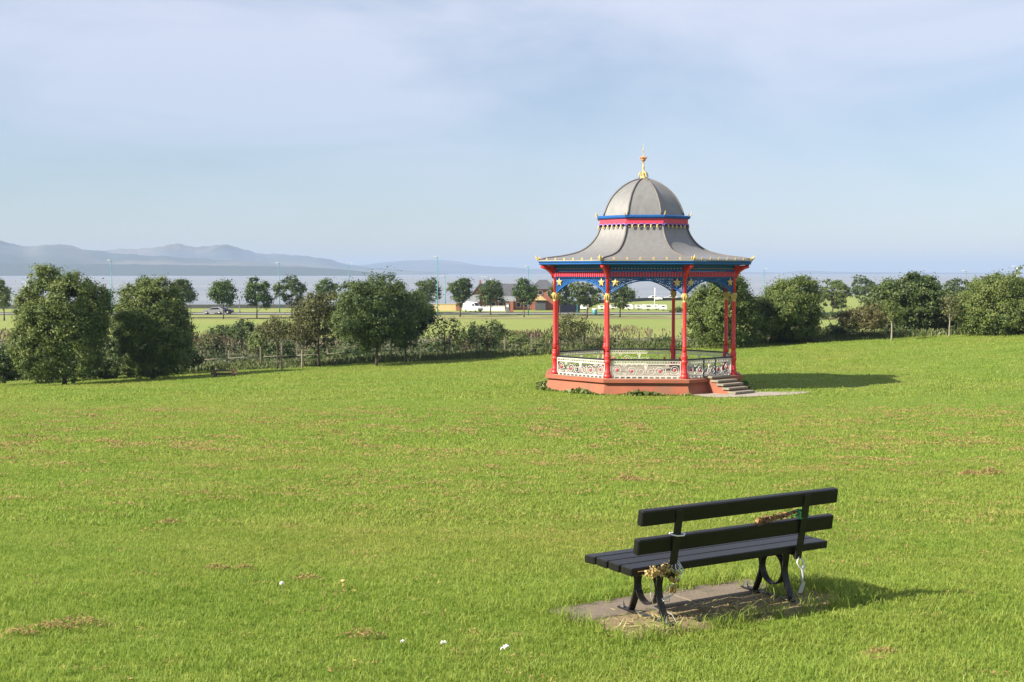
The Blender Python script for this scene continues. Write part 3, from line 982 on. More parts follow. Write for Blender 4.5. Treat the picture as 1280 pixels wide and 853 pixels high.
for j in range(2):
    fs += [(1 + j * N_ + k, 1 + (j + 1) * N_ + k, 1 + (j + 1) * N_ + (k + 1) % N_, 1 + j * N_ + (k + 1) % N_) for k in range(N_)]
mb.add(vs, fs, True)
tag(mb.obj('dirt', M['dirt'], None, BO, (0, 0, BYAW)), kind='structure')

bench = thing('park_bench', 'black slatted park bench with ring iron legs in the foreground seen from behind', 'bench', BO, BYAW, 'park benches')
slat_me = MB().box((0, 0, 0), (1.78, 0.122, 0.055), bev=0.007).mesh('slat', M['bench_black'])
for k in range(4):
    link('slat', slat_me, bench, (0.0, 0.062 + k * 0.1415, 0.421 - 0.0275 - 0.004 * (k == 3)), (math.radians(2 if k < 3 else -3), 0, 0))
rail_me2 = MB().box((0, 0, 0), (1.764, 0.055, 0.106), bev=0.008).mesh('back_rail', M['bench_black'])
link('back_rail', rail_me2, bench, (0, -0.078, 0.768), (math.radians(8), 0, 0))
link('back_rail', rail_me2, bench, (0, -0.035, 0.570), (math.radians(8), 0, 0))
mb = MB()
mb.strap([(0, w_, z_) for w_, z_ in ((-0.113, 0.80), (-0.075, 0.60), (-0.045, 0.44), (-0.02, 0.325))], (1, 0, 0), 0.058, 0.012)
mb.strap([(0, -0.018, 0.325), (0, 0.0, 0.352), (0, 0.08, 0.357), (0, 0.50, 0.357)], (1, 0, 0), 0.05, 0.012)
post_me = mb.mesh('back_post', M['bench_iron'])
legr = [(0.095, 0.355), (0.100, 0.30), (0.112, 0.24), (0.108, 0.19), (0.085, 0.12), (0.05, 0.05), (0.022, 0.0)]
legf = [(0.385, 0.355), (0.375, 0.30), (0.352, 0.24), (0.352, 0.19), (0.375, 0.12), (0.405, 0.05), (0.43, 0.0)]
legr_me = MB().strap([(0, a, b) for a, b in spline(legr, 14)], (1, 0, 0), 0.052, 0.014).mesh('leg', M['bench_iron'])
legf_me = MB().strap([(0, a, b) for a, b in spline(legf, 14)], (1, 0, 0), 0.052, 0.014).mesh('leg', M['bench_iron'])
mb = MB()
ring = [(0, 0.232 + 0.114 * math.cos(q), 0.215 + 0.118 * math.sin(q)) for q in np.linspace(0, 2 * math.pi, 29)]
mb.strap(ring, (1, 0, 0), 0.05, 0.012)
ring_me = mb.mesh('ring', M['bench_iron'])
mb = MB()
mb.box((0, 0.26, 0.008), (0.05, 0.60, 0.012), bev=0.003)
foot_me = mb.mesh('foot_bar', M['bench_iron'])
bolt_me = MB().lathe([(0.022, 0.0), (0.022, 0.006), (0.012, 0.008), (0.012, 0.024), (0.006, 0.026), (0.006, 0.04)], 6, smooth=False).mesh('bolt', M['steel'])
for s in (-1, 1):
    p = link('back_post', post_me, bench, (s * 0.574, 0, 0))
    link('leg', legr_me, bench, (s * 0.574, 0, 0))
    link('leg', legf_me, bench, (s * 0.574, 0, 0))
    link('ring', ring_me, bench, (s * 0.574, 0, 0))
    f = link('foot_bar', foot_me, bench, (s * 0.574, 0, 0))
    link('bolt', bolt_me, f, (0, 0.52, 0.014))
    link('bolt', bolt_me, f, (0, 0.02, 0.014))

# tributes tied to the bench
def bunch(name, label, axis0, axis1, rad, nst, nfl, msat, seed, flower=0.02, stem_m='dry_brown'):
    rng = np.random.default_rng(seed)
    a, b = np.array(axis0), np.array(axis1)
    root = thing(name, label, 'dried flowers', Vector(axis0))
    d = (b - a)
    st = MB()
    for _ in range(nst):
        j0, j1 = rng.normal(size=3) * rad * 0.35, rng.normal(size=3) * rad
        st.tube([j0, d * 0.5 + (j0 + j1) * 0.4, d + j1 * 0.9], [0.003, 0.0025, 0.002], 4)
    so = st.obj('stems', mat(name + '_stem', (0.22, 0.15, 0.07), 0.8), root)
    P = rng.random((nfl, 1)) ** 0.7 * d + rng.normal(size=(nfl, 3)) * rad * 0.6
    leaf_obj('blooms', P, rng.normal(size=(nfl, 3)) + np.array([0, 0, 0.6]), flower * (0.6 + 0.8 * rng.random(nfl)), M[msat], rng, root, 0.75)
    return root
b1 = bunch('dried_flowers', 'wilted straw yellow flower bunch tied to the left bench leg', bl(-0.545, -0.02, 0.40), bl(-0.80, -0.06, 0.385), 0.028, 12, 430, 'dry_flower', 3, 0.019)
for k in range(12):        # seed heads hanging from the bunch
    p = Vector((rng.normal() * 0.05 + 0.02, rng.normal() * 0.02 - 0.03, -0.02 - 0.13 * rng.random()))
    MB().lathe([(0.003, -0.022), (0.012, -0.014), (0.015, 0.0), (0.010, 0.012), (0.003, 0.018)], 6).obj('seed_head', M['dry_flower'], b1, p)
wr = MB()
cone = [(0.0, 0.0), (0.05, 0.03), (0.11, 0.06)]
for k in range(7):
    a = k * 0.9
    wr.tube([bl(-0.545, -0.03, 0.44) - b1.location, bl(-0.56 + 0.05 * math.cos(a), -0.045 + 0.02 * math.sin(a), 0.40) - b1.location, bl(-0.53 + 0.03 * math.sin(a * 2), -0.05, 0.35 - 0.02 * k % 3 * 0.01) - b1.location], 0.0045, 4)
wr.obj('wrapping', M['ribbon'], b1)
rb = thing('ribbon', 'silver ribbon trailing down the left rear leg of the bench', 'ribbon', bl(-0.56, -0.06, 0.5))
mb = MB()
L0 = [bl(-0.56, -0.10, 0.70), bl(-0.55, -0.09, 0.69)]
path = [bl(-0.53, -0.04, 0.44), bl(-0.50, -0.06, 0.38), bl(-0.55, -0.03, 0.29), bl(-0.60, 0.0, 0.25), bl(-0.53, 0.01, 0.20), bl(-0.60, 0.03, 0.16), bl(-0.545, 0.03, 0.15), bl(-0.54, 0.035, 0.19), bl(-0.60, 0.04, 0.17)]
mb.tube([p - rb.location for p in path], 0.005, 4)
path = [bl(-0.66, 0.07, 0.33), bl(-0.67, 0.08, 0.20), bl(-0.62, 0.10, 0.10), bl(-0.52, 0.04, 0.06), bl(-0.52, -0.02, 0.01)]
mb.tube([p - rb.location for p in path], 0.003, 4)
mb.obj('streamer', M['ribbon'], rb)
mb = MB()
mb.tube([p - rb.location for p in (bl(-0.625, -0.10, 0.635), bl(-0.60, -0.125, 0.630), bl(-0.55, -0.125, 0.628), bl(-0.52, -0.10, 0.632), bl(-0.53, -0.05, 0.634), bl(-0.615, -0.05, 0.636), bl(-0.625, -0.10, 0.635))], 0.006, 4)
mb.obj('loop', M['ribbon'], rb)
b2 = bunch('dried_flowers', 'brown withered flower spray resting on the middle back rail at the right', bl(0.52, -0.06, 0.675), bl(0.16, -0.05, 0.635), 0.022, 14, 260, 'dry_brown', 8, 0.024)
tp = MB()
for z0 in (0.645, 0.672):
    for s in (-1, 1):
        tp.box(bl(0.57 + 0.0, -0.062 + s * 0.02, z0 + 0.006 * s) - b2.location, (0.082, 0.01, 0.018), Matrix.Rotation(BYAW, 3, 'Z') @ Matrix.Rotation(0.15 * s, 3, 'Y'))
    for s in (-1, 1):
        tp.box(bl(0.57 + s * 0.041, -0.062, z0) - b2.location, (0.01, 0.05, 0.018), Matrix.Rotation(BYAW, 3, 'Z'))
tp.obj('tape', M['green_tape'], b2)
b3 = bunch('dried_flowers', 'thin brown twig spray poking out under the top rail at the right', bl(0.60, -0.05, 0.70), bl(0.73, -0.06, 0.735), 0.012, 9, 90, 'dry_brown', 12, 0.014)
rb2 = thing('ribbon', 'grey and white ribbon with card tag hanging by the right rear leg', 'ribbon', bl(0.60, -0.03, 0.34))
mb = MB()
mb.tube([p - rb2.location for p in (bl(0.575, -0.03, 0.34), bl(0.555, -0.035, 0.30), bl(0.575, -0.04, 0.27), bl(0.60, -0.04, 0.25), bl(0.605, -0.04, 0.20), bl(0.60, -0.04, 0.16))], [0.006, 0.006, 0.007, 0.008, 0.013, 0.010], 4)
mb.tube([p - rb2.location for p in (bl(0.60, -0.03, 0.33), bl(0.625, -0.035, 0.28), bl(0.605, -0.04, 0.24), bl(0.615, -0.04, 0.20))], [0.006, 0.008, 0.011, 0.009], 4)
mb.obj('streamer', M['ribbon'], rb2)
mb = MB()
mb.prism([(-0.018, 0.0), (0.02, 0.012), (0.028, 0.085), (0.0, 0.10), (-0.005, 0.09)], 1, -0.002, 0.002)
mb.obj('tag', M['card'], rb2, bl(0.578, -0.04, 0.075) - rb2.location, (0, 0.35, BYAW))

# far bench by the hedge, seen from behind
D = 97.0
fx, fz = X(279, D), Zy(472.5, D)
fb = thing('park_bench', 'small brown wooden bench at the far lower edge of the lawn', 'bench', (fx, D, fz), 0.03, 'park benches')
for z in (0.46, 0.50): pass
MB().box((0, 0, 0.52), (1.95, 0.05, 0.14), bev=0.01).obj('back_rail', M['brown_wood'], fb)
MB().box((0, 0.02, 0.32), (1.95, 0.05, 0.12), bev=0.01).obj('back_rail', M['brown_wood'], fb)
for k in range(3):
    MB().box((0, 0.10 + 0.14 * k, 0.24), (1.95, 0.12, 0.045), bev=0.008).obj('slat', M['brown_wood'], fb)
for s in (-1, 1):
    MB().prism([(-0.02, 0.58), (0.04, 0.58), (0.10, 0.22), (0.40, 0.22), (0.40, -0.35), (0.30, -0.35), (0.28, 0.05), (0.10, 0.05), (0.10, -0.35), (0.0, -0.35), (0.0, 0.2)], 0, s * 0.66 - 0.08, s * 0.66 + 0.08).obj('leg', M['brown_wood'], fb)

# ------------------------------------------------------------------ fence along the foot of the lawn
FD = 111.0
fence = thing('fence', 'weathered post and rail fence along the lower edge of the lawn', 'fence', (0, FD, 0))
post_me3 = MB().box((0, 0, 0.70), (0.13, 0.11, 2.0), bev=0.012).mesh('post', M['timber'])
fpx = [160, 195, 232, 250, 285, 325.5, 370.6, 409, 447, 489, 525.6, 561, 595.7, 630.5, 664.6, 698, 730.5, 772, 813, 853, 881, 920, 962, 1010, 1060, 1110]
rngf = random.Random(3)
fp = []
for px in fpx:
    x = X(px, FD)
    z = float(ground_z(x, FD))
    o = link('post', post_me3, fence, (x, rngf.uniform(-0.1, 0.1), z), (rngf.uniform(-.03, .03), rngf.uniform(-.03, .03), rngf.uniform(-.1, .1)))
    o.scale.z = rngf.uniform(0.9, 1.06)
    fp.append((x, z))
for i in range(len(fp) - 1):
    for h in (0.95, 0.5):
        MB().tube([(fp[i][0], -0.07, fp[i][1] + h), (fp[i + 1][0], -0.07, fp[i + 1][1] + h)], 0.04 if (h > 0.9 and i < 9) else 0.012, 4).obj('rail', M['timber'], fence)
# a taller post that stands alone in front
x, D = X(351.5, 103), 103
tag(MB().box((0, 0, 0.85), (0.12, 0.12, 2.3), bev=0.01).lathe([(0.09, 2.0), (0.05, 2.06), (0.01, 2.1)], 8).obj('post', M['timber'], None, (x, D, float(ground_z(x, D)))), 'lone tall timber post standing in the lawn before the fence', 'post')

# ------------------------------------------------------------------ trees
def crown_cloud(rng, c, r, nl, nclu, nleaf, rc, lobe=(0.36, 0.52), flat=0.75, skirt=0.0):
    """leaf positions and facings for a crown of overlapping lobes; c centre, r half sizes"""
    c, r = np.array(c), np.array(r)
    i = np.arange(nl) + 0.5
    ph = np.arccos(1 - 2 * i / nl); th = math.pi * (1 + 5 ** 0.5) * i + rng.random() * 6
    dirs = np.stack([np.cos(th) * np.sin(ph), np.sin(th) * np.sin(ph), np.cos(ph)], 1) + rng.normal(size=(nl, 3)) * 0.18
    lr = rng.uniform(*lobe, nl)
    L = dirs * (1.0 - lr * 0.92)[:, None] * rng.uniform(0.85, 1.05, (nl, 1))
    L = np.vstack([L, [[0, 0, 0.05]]]); lr = np.append(lr, 0.6)
    out = []
    tries = 0
    while len(out) < nclu and tries < nclu * 8:
        tries += 1
        k = rng.integers(len(L))
        d = rng.normal(size=3); d[2] += 0.25; d /= np.linalg.norm(d)
        p = L[k] + d * lr[k] * rng.uniform(0.72, 1.08)
        dd = np.linalg.norm(L - p, axis=1) / lr
        dd[k] = 9
        if dd.min() < 0.72 and rng.random() > 0.12: continue
        if p[2] < -1.05: continue
        out.append(np.r_[p, d])
    out = np.array(out)
    out[:, :2] *= (1 + skirt * np.clip(-out[:, 2:3], 0, 1))
    C = c + out[:, :3] * r
    n = len(C)
    cnt = rng.integers(int(nleaf * 0.6), int(nleaf * 1.4) + 1, n)
    idx = np.repeat(np.arange(n), cnt)
    m = len(idx)
    off = rng.normal(size=(m, 3))
    off /= np.linalg.norm(off, axis=1, keepdims=True)
    off *= np.abs(rng.normal(size=(m, 1))) * 0.62 + 0.12
    off[:, 2] *= flat
    rcs = rc * rng.uniform(0.65, 1.35, n)
    P = C[idx] + off * rcs[idx][:, None]
    N = 0.75 * out[idx, 3:] + 0.55 * off + 0.7 * rng.normal(size=(m, 3)) * 0.8 + np.array([0, 0, 0.35])
    tint = np.clip(0.5 + 0.22 * rng.normal(size=n)[idx] + 0.2 * rng.normal(size=m), 0, 1)
    return C, P, N, tint

TREE_N = [0]
def tree(label, px, D, top, w, base=None, name='tree', leaf='leaf_mid', bark='bark', seed=None, trunk=0.22, nl=14, nclu=240, nleaf=70, lsize=0.2, rc=0.42, tr=None,
         group='trees', depth=None, low=0.0, skirt=0.0, lobe=(0.34, 0.52), limbs=14, cat='tree', aspect=0.62, off=0.0):
    TREE_N[0] += 1
    rng = np.random.default_rng(seed if seed is not None else 100 + TREE_N[0])
    x = X(px, D)
    z0 = float(ground_z(x, D)) if base is None else Zy(base, D)
    H = Zy(top, D) - z0
    hw = w / F * D / 2
    root = thing(name, label, cat, (x, D, z0), 0, group)
    zb = H * trunk
    cz = (H + zb) / 2
    rz = (H - zb) / 2
    C, P, N, tint = crown_cloud(rng, (off, 0, cz), (hw * 0.98, (depth or hw), rz * 0.98), nl, nclu, nleaf, rc, lobe, skirt=skirt)
    keep = P[:, 2] > 0.05 + low
    leaf_obj('crown', P[keep], N[keep], lsize * (0.45 + 0.75 * rng.random(keep.sum())), M[leaf], rng, root, aspect, tint[keep])
    mb = MB()
    r0 = tr or max(0.05, H * 0.018)
    top_t = zb + (H - zb) * 0.6
    pth = [(off * 0.0 + rng.normal() * 0.03 * H * t * 0.4 + off * t ** 2 * 0.8, rng.normal() * 0.02 * H * t, -0.25 + (top_t + 0.25) * t) for t in np.linspace(0, 1, 7)]
    mb.tube(pth, [r0 * (1.25 if i == 0 else 1) * (1 - 0.72 * i / 6) for i in range(7)], 8)
    for q in rng.permutation(len(C))[:limbs]:
        e = Vector(C[q])
        t = min(0.95, max(0.25, (e.z - 0.25 * hw) / top_t * 0.75))
        k = int(t * 6)
        s = Vector(pth[k]).lerp(Vector(pth[min(k + 1, 6)]), t * 6 - k)
        mid = s.lerp(e, 0.5) + Vector((0, 0, 0.06 * H))
        rr = r0 * (1 - 0.72 * t) * 0.5
        mb.tube([s, mid, e], [rr, rr * 0.6, rr * 0.22], 5)
    mb.obj('trunk', M[bark], root)
    return root

# trees on the lawn edge, nearest first
LAWN_T = 'trees along the lower edge of the lawn'
tree('big round leafy tree at the far left, sunlit on its left', 79, 94, 331, 116, 479, leaf='leaf_mid', trunk=-0.06, skirt=0.3, nl=24, nclu=900, lobe=(0.28, 0.48), nleaf=105, lsize=0.175, rc=0.5, group=LAWN_T, seed=11)
tree('dark spreading tree right beside the big far left tree', 190, 99, 351, 98, 473, leaf='leaf_mid', trunk=-0.06, skirt=0.3, nl=22, nclu=820, lobe=(0.28, 0.48), nleaf=105, lsize=0.175, rc=0.5, group=LAWN_T, seed=12)
tree('broad dark tree standing left of centre with a single straight trunk', 470, 104, 349, 116, 460.5, leaf='leaf_dark', trunk=0.17, nl=24, nclu=600, lobe=(0.26, 0.46), nleaf=100, lsize=0.18, rc=0.52, group=LAWN_T, seed=13)
tree('dark tree tucked close against the right of the broad central tree', 507, 108, 363, 60, 456, leaf='leaf_dark', trunk=0.22, nl=12, nclu=300, nleaf=70, lsize=0.22, rc=0.42, group=LAWN_T, seed=14)
tree('loose olive green tree leaning out left of the broad central tree', 398, 108, 362, 72, 457, leaf='leaf_olive', trunk=0.14, nl=13, nclu=230, lobe=(0.28, 0.48), nleaf=55, lsize=0.2, rc=0.5, group=LAWN_T, seed=15)
tree('thin young tree with pale slender trunk and olive leaves', 377, 106, 388, 42, 461, leaf='leaf_olive', bark='bark_pale', trunk=0.42, nl=9, nclu=80, nleaf=32, lsize=0.18, rc=0.45, tr=0.085, group=LAWN_T, seed=16)
tree('thin young tree with grey green leaves, left of the pale trunk one', 346, 107, 392, 42, 459, leaf='leaf_olive', trunk=0.40, nl=9, nclu=75, nleaf=34, lsize=0.18, rc=0.45, tr=0.07, group=LAWN_T, seed=17)
tree('sparse spindly sapling before the far field, right of the broad dark tree', 556, 108, 393, 56, 448, leaf='weed', trunk=0.26, nl=9, nclu=62, nleaf=22, lsize=0.17, rc=0.5, tr=0.06, group=LAWN_T, seed=18, limbs=26)
tree('sparse low tree with forked trunk below the white van', 609, 108, 399, 58, 448.5, leaf='weed', trunk=0.28, nl=9, nclu=85, nleaf=30, lsize=0.18, rc=0.45, tr=0.07, group=LAWN_T, seed=19, limbs=26)
tree('feathery sapling seen behind the left columns of the bandstand', 716, 110, 388, 46, 444, leaf='leaf_olive', trunk=0.25, nl=9, nclu=80, nleaf=32, lsize=0.18, rc=0.45, tr=0.06, group=LAWN_T, seed=20, limbs=20)
tree('large leafy tree directly behind the right columns of the bandstand', 905, 106, 341, 104, None, leaf='leaf_mid', trunk=-0.06, skirt=0.3, nl=18, nclu=650, nleaf=100, lsize=0.18, rc=0.52, group=LAWN_T, seed=21)
tree('bushy tree just right of the bandstand, touching the lawn', 985, 108, 346, 92, None, leaf='leaf_mid', trunk=-0.06, skirt=0.3, nl=17, nclu=600, nleaf=100, lsize=0.18, rc=0.52, group=LAWN_T, seed=22)
tree('low spreading brownish hawthorn between two taller dark trees', 1078, 109, 381, 70, None, leaf='leaf_tan', trunk=0.22, nl=12, nclu=150, nleaf=60, lsize=0.18, rc=0.4, group=LAWN_T, seed=23)
tree('tall dense dark tree behind the pale slender sapling at the right', 1138, 114, 340, 90, None, leaf='leaf_dark', trunk=-0.06, skirt=0.3, nl=18, nclu=640, nleaf=75, lsize=0.23, rc=0.5, group=LAWN_T, seed=24)
tree('slender sapling with pale trunk in front of the dense dark tree', 1115, 105, 372, 26, None, leaf='leaf_mid', bark='bark_pale', trunk=0.36, nl=7, nclu=46, nleaf=30, lsize=0.17, rc=0.38, tr=0.085, group=LAWN_T, seed=25)
tree('slender pale trunked sapling beside the big right-hand tree', 1187, 105, 366, 30, None, leaf='leaf_olive', bark='bark_pale', trunk=0.40, nl=7, nclu=40, nleaf=26, lsize=0.17, rc=0.4, tr=0.075, group=LAWN_T, seed=26)
tree('thin feathery young tree just left of the big right-hand tree', 1198, 110, 372, 34, None, leaf='leaf_olive', trunk=0.25, nl=8, nclu=60, nleaf=30, lsize=0.17, rc=0.42, tr=0.06, group=LAWN_T, seed=27)
tree('big broad green tree at the far right of the lawn', 1254, 106, 342, 132, None, leaf='leaf_mid', trunk=-0.06, skirt=0.3, nl=20, nclu=800, nleaf=100, lsize=0.18, rc=0.52, group=LAWN_T, seed=28)
tree('tall airy tree rising behind the big far right tree', 1290, 120, 326, 60, None, leaf='leaf_mid', trunk=0.3, nl=10, nclu=130, nleaf=45, lsize=0.22, rc=0.5, group=LAWN_T, seed=29, limbs=30)
# trees beyond the railway and road
ROAD_T = 'street trees beside the waterfront road'
def street(label, px, top, base, w, leaf='leaf_lime', D=None, seed=None, trunk=0.28):
    D = D or 8.5 * F / (base - HZ)
    rr = random.Random(seed * 7)
    return tree(label, px, D, top, w * rr.uniform(0.95, 1.08), base, leaf=leaf, trunk=trunk + rr.uniform(-0.1, 0.05), nl=rr.choice((8, 10, 12, 14)), nclu=rr.randint(105, 170), nleaf=46,
                lsize=0.38, rc=rr.uniform(0.5, 0.75), tr=rr.uniform(0.12, 0.17), group=ROAD_T, seed=seed, limbs=10, lobe=rr.choice(((0.28, 0.46), (0.34, 0.5), (0.40, 0.58))),
                off=rr.uniform(-0.35, 0.35), skirt=rr.uniform(-0.1, 0.3), name='street_tree')
street('street tree at the extreme left before the water', 5, 350, 401, 24, 'leaf_mid', seed=41)
street('street tree rising behind the dark spreading left tree', 186, 347, 398, 40, seed=42)
street('street tree half hidden right behind the dark spreading left tree', 229, 349, 398, 34, 'leaf_dark', seed=43)
street('lone round street tree left of the twin lantern post', 279, 349.5, 399, 37, seed=44)
street('neat round bright street tree right of the twin lantern post', 321, 348, 398, 37, seed=45)
street('dark oval street tree below the teal lamp post left of centre', 365, 345.5, 397, 38, 'leaf_dark', seed=46)
street('street tree peeping over the olive tree left of centre', 408, 344.5, 396, 34, seed=47)
street('street tree in front of the tall teal lamp post', 533, 348, 393, 38, 'leaf_dark', seed=48)
street('street tree at the left end of the brick building', 575, 345, 396, 31, 'leaf_dark', seed=49)
street('street tree before the dark roof of the brick building', 613, 348.5, 394, 30, 'leaf_dark', seed=50)
street('bright street tree between brick building and bandstand', 655, 350, 397, 31, seed=51)
street('street tree seen beside the left column of the bandstand', 700, 345, 395, 32, 'leaf_dark', seed=52)
street('street tree framed by the left arch of the bandstand', 734, 350.5, 397, 41, 'leaf_dark', seed=53)
street('smaller street tree framed by the central arch of the bandstand', 775, 357, 397, 29, 'leaf_dark', seed=54)
FAR_T = 'trees beyond the railway at the right'
street('dark tree top showing over the bushy tree right of the bandstand', 1003, 350, 396, 34, 'leaf_dark', seed=55, trunk=0.15)['group'] = FAR_T
street('separate round tree in the field gap right of the bandstand', 1041, 348.5, 396, 44, 'leaf_mid', seed=56, trunk=0.2)['group'] = FAR_T
street('dense dark green oval tree on the field left of the tall dark tree', 1081, 343.5, 384, 37, 'leaf_dark', D=300, seed=57, trunk=0.08)['group'] = FAR_T
street('tree behind and between the tall dark tree and the saplings', 1160, 346, 392, 46, 'leaf_mid', seed=58, trunk=0.1)['group'] = FAR_T
street('dark tree filling the gap above the pale saplings', 1201, 346, 392, 38, 'leaf_dark', seed=59, trunk=0.2)['group'] = FAR_T
street('grey green distant tree line clump left of the far right tree', 1232, 345, 388, 40, 'leaf_olive', seed=60, trunk=0.05)['group'] = FAR_T
street('pale silvery willow behind the broad central tree', 524, 360, 392, 26, 'leaf_olive', seed=61, trunk=0.05)['group'] = ROAD_T

# ------------------------------------------------------------------ bushes and rough growth in the cutting
BUSH = 'bushes in the railway cutting'
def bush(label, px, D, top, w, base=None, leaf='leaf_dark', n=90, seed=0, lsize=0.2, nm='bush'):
    rng = np.random.default_rng(seed)
    x = X(px, D)
    z0 = float(ground_z(x, D)) if base is None else Zy(base, D)
    H = max(0.6, Zy(top, D) - z0)
    hw = w / F * D / 2
    C, P, N, t = crown_cloud(rng, (0, 0, H * 0.48), (hw, min(hw, 2.5), H * 0.52), 10, n, 55, 0.42, (0.36, 0.55))
    k = P[:, 2] > 0
    root = thing(nm, label, 'bush', (x, D, z0), 0, BUSH)
    leaf_obj('foliage', P[k], N[k], lsize * (0.6 + 0.8 * rng.random(k.sum())), M[leaf], rng, root, 0.65, t[k])
    mb = MB()
    for q in rng.permutation(len(C))[:8]:
        e = Vector(C[q]); mb.tube([(rng.normal() * 0.1, rng.normal() * 0.1, -0.2), e * 0.5 + Vector((0, 0, 0.1)), e], [0.05, 0.035, 0.012], 5)
    mb.obj('stems', M['bark'], root)
bush('dark clipped hedge bush at the left edge of the photo', 2, 100, 428, 44, 476, seed=71, n=120)
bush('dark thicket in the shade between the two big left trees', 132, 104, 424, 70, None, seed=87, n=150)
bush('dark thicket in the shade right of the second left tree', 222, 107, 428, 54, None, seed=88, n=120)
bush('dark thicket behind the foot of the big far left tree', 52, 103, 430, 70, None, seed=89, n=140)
for k_, (px_, D_, t_, w_, lf_, lb_) in enumerate([
    (452, 150, 412, 60, 'leaf_mid', 'green scrub behind the broad central tree'),
    (545, 134, 424, 62, 'leaf_dark', 'dark low scrub behind the spindly sapling'),
    (585, 146, 413, 46, 'leaf_mid', 'green scrub between the spindly sapling and the forked tree'),
    (612, 126, 428, 50, 'leaf_dark', 'dark scrub behind the forked low tree'),
    (350, 130, 426, 46, 'leaf_dark', 'dark scrub behind the two thin young trees'),
    (262, 140, 418, 36, 'leaf_olive', 'olive scrub right of the second big left tree'),
    (690, 148, 414, 34, 'leaf_mid', 'green scrub against the outside of the left columns'),
    (770, 140, 420, 60, 'leaf_olive', 'olive scrub low in the central arch'),
    (1020, 125, 405, 40, 'leaf_olive', 'olive scrub between bushy tree and hawthorn')]):
    bush(lb_, px_, D_, t_, w_, None, lf_, seed=90 + k_)
bush('dark round bush between the far bench and the road', 306, 150, 399, 50, None, seed=72, n=130)
bush('low dark hedge behind the far bench', 277, 160, 407, 34, None, seed=73)
bush('bushy green scrub left of the thin young trees', 328, 140, 412, 48, None, 'leaf_mid', seed=74)
bush('dense bush at the fence below the olive tree', 398, 116, 438, 44, None, seed=75)
bush('low dark bush at the fence under the broad central tree', 435, 116, 440, 52, None, seed=76)
bush('bright green bramble bush before the far field', 640, 142, 413, 60, None, 'leaf_mid', seed=77, n=130)
bush('dark bramble mound beside the left bandstand column', 668, 128, 425, 40, None, 'leaf_mid', seed=78)
bush('dark green bush framed by the central bandstand arch', 822, 122, 420, 38, None, seed=79, n=110)
bush('second dark bush left in the central bandstand arch', 786, 124, 424, 46, None, 'leaf_mid', seed=80)
bush('grey green bush behind the left bandstand arch', 745, 124, 425, 52, None, 'leaf_olive', seed=81)
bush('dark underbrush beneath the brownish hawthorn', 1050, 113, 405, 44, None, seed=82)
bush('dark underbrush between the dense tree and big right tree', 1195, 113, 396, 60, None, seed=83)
bush('dark hedge on the field beyond the white caravans', 848, 285, 385, 28, 393, seed=84, n=60)
bush('dark hedge in the far field under the round tree', 1036, 240, 389, 70, 398, seed=85, n=90)
bush('pale feathery shrub between street trees left of centre', 376, 262, 372, 26, 389, 'leaf_tan', seed=86, n=50)

rng = np.random.default_rng(21)
def scatter(n, x0, x1, y0, y1): return rng.uniform(x0, x1, n), rng.uniform(y0, y1, n)
# mixed weeds on the cutting's slopes
x, y = scatter(42000, -68, 62, 113, 150)
hgt = 0.35 + 1.0 * (np.sin(x * 0.35 + 1.1 * np.sin(y * 0.2)) * 0.5 + 0.5) * rng.random(len(x))
zt = ground_z(x, y) + rng.random(len(x)) ** 0.6 * hgt * np.where(y > 120, 1.9, 0.9)
P = np.stack([x, y, zt], 1)
N = rng.normal(size=P.shape) + np.array([-0.3, -0.5, 0.8])
tint = 0.5 + 0.3 * np.sin(x * 0.22 + 2 * np.sin(y * 0.13)) + 0.2 * rng.normal(size=len(x))
tag(leaf_obj('undergrowth', P, N, 0.22 + 0.16 * rng.random(len(x)), M['weed'], rng, None, 0.55, tint), kind='stuff')
# tall seeding willowherb
x, y = scatter(30000, -66, 60, 138, 172)
keep = (np.sin(x * 0.17 + 0.8) + np.sin(x * 0.41 + y * 0.2) * 0.6 + rng.normal(size=len(x)) * 0.45) > 0.2
x, y = x[keep], y[keep]
top = 1.0 + 0.9 * (np.sin(x * 0.3 + y * 0.1) * 0.5 + 0.5)
P = np.stack([x, y, ground_z(x, y) + top * rng.random(len(x)) ** 0.5], 1)
N = np.stack([rng.normal(size=len(x)), -1 + 0.3 * rng.normal(size=len(x)), 0.3 * rng.normal(size=len(x))], 1)
tint = np.clip(0.45 + 0.35 * np.sin(x * 0.5) + 0.25 * rng.normal(size=len(x)), 0, 1)
tag(leaf_obj('willowherb_thicket', P, N, 0.35 + 0.35 * rng.random(len(x)), M['willowherb'], rng, None, 0.22, tint, True), kind='stuff')
# long grass along the fence line and at the foot of the plinth
x, y = scatter(26000, -60, 58, 107.5, 114)
keep = rng.random(len(x)) < sstep((y - 106.5 - 1.5 * np.sin(x * 0.4)) / 4)
x, y = x[keep], y[keep]
h = 0.25 + 0.45 * rng.random(len(x)) * sstep((y - 107) / 4)
P = np.stack([x, y, ground_z(x, y) + h * 0.4], 1)
N = np.stack([rng.normal(size=len(x)) * 0.7, -1 + 0 * x, 0.4 + 0 * x], 1)
tag(leaf_obj('long_grass', P, N, h * 1.2, M['rank_grass'], rng, None, 0.28, None, True), kind='stuff')
Ps, hs = [], []
for i in range(8):
    o_, u_, n_, L_ = face_frame(i, 5.36)
    if i == STEP_SIDE: continue
    for _ in range(420):
        t = rng.random() - 0.5
        patch = 0.5 + 0.5 * math.sin(i * 2 + t * 9)
        if rng.random() > 0.35 + 0.65 * patch: continue
        p = o_ + u_ * (t * L_) + n_ * abs(rng.normal() * 0.14)
        hh = 0.06 + 0.22 * rng.random() * patch
        Ps.append((BX + p.x, BY + p.y, float(lawn_z(BX + p.x, BY + p.y)) + hh * 0.6)); hs.append(hh)
P = np.array(Ps)
N = rng.normal(size=P.shape) + np.array([-0.2, -0.5, 0.8])
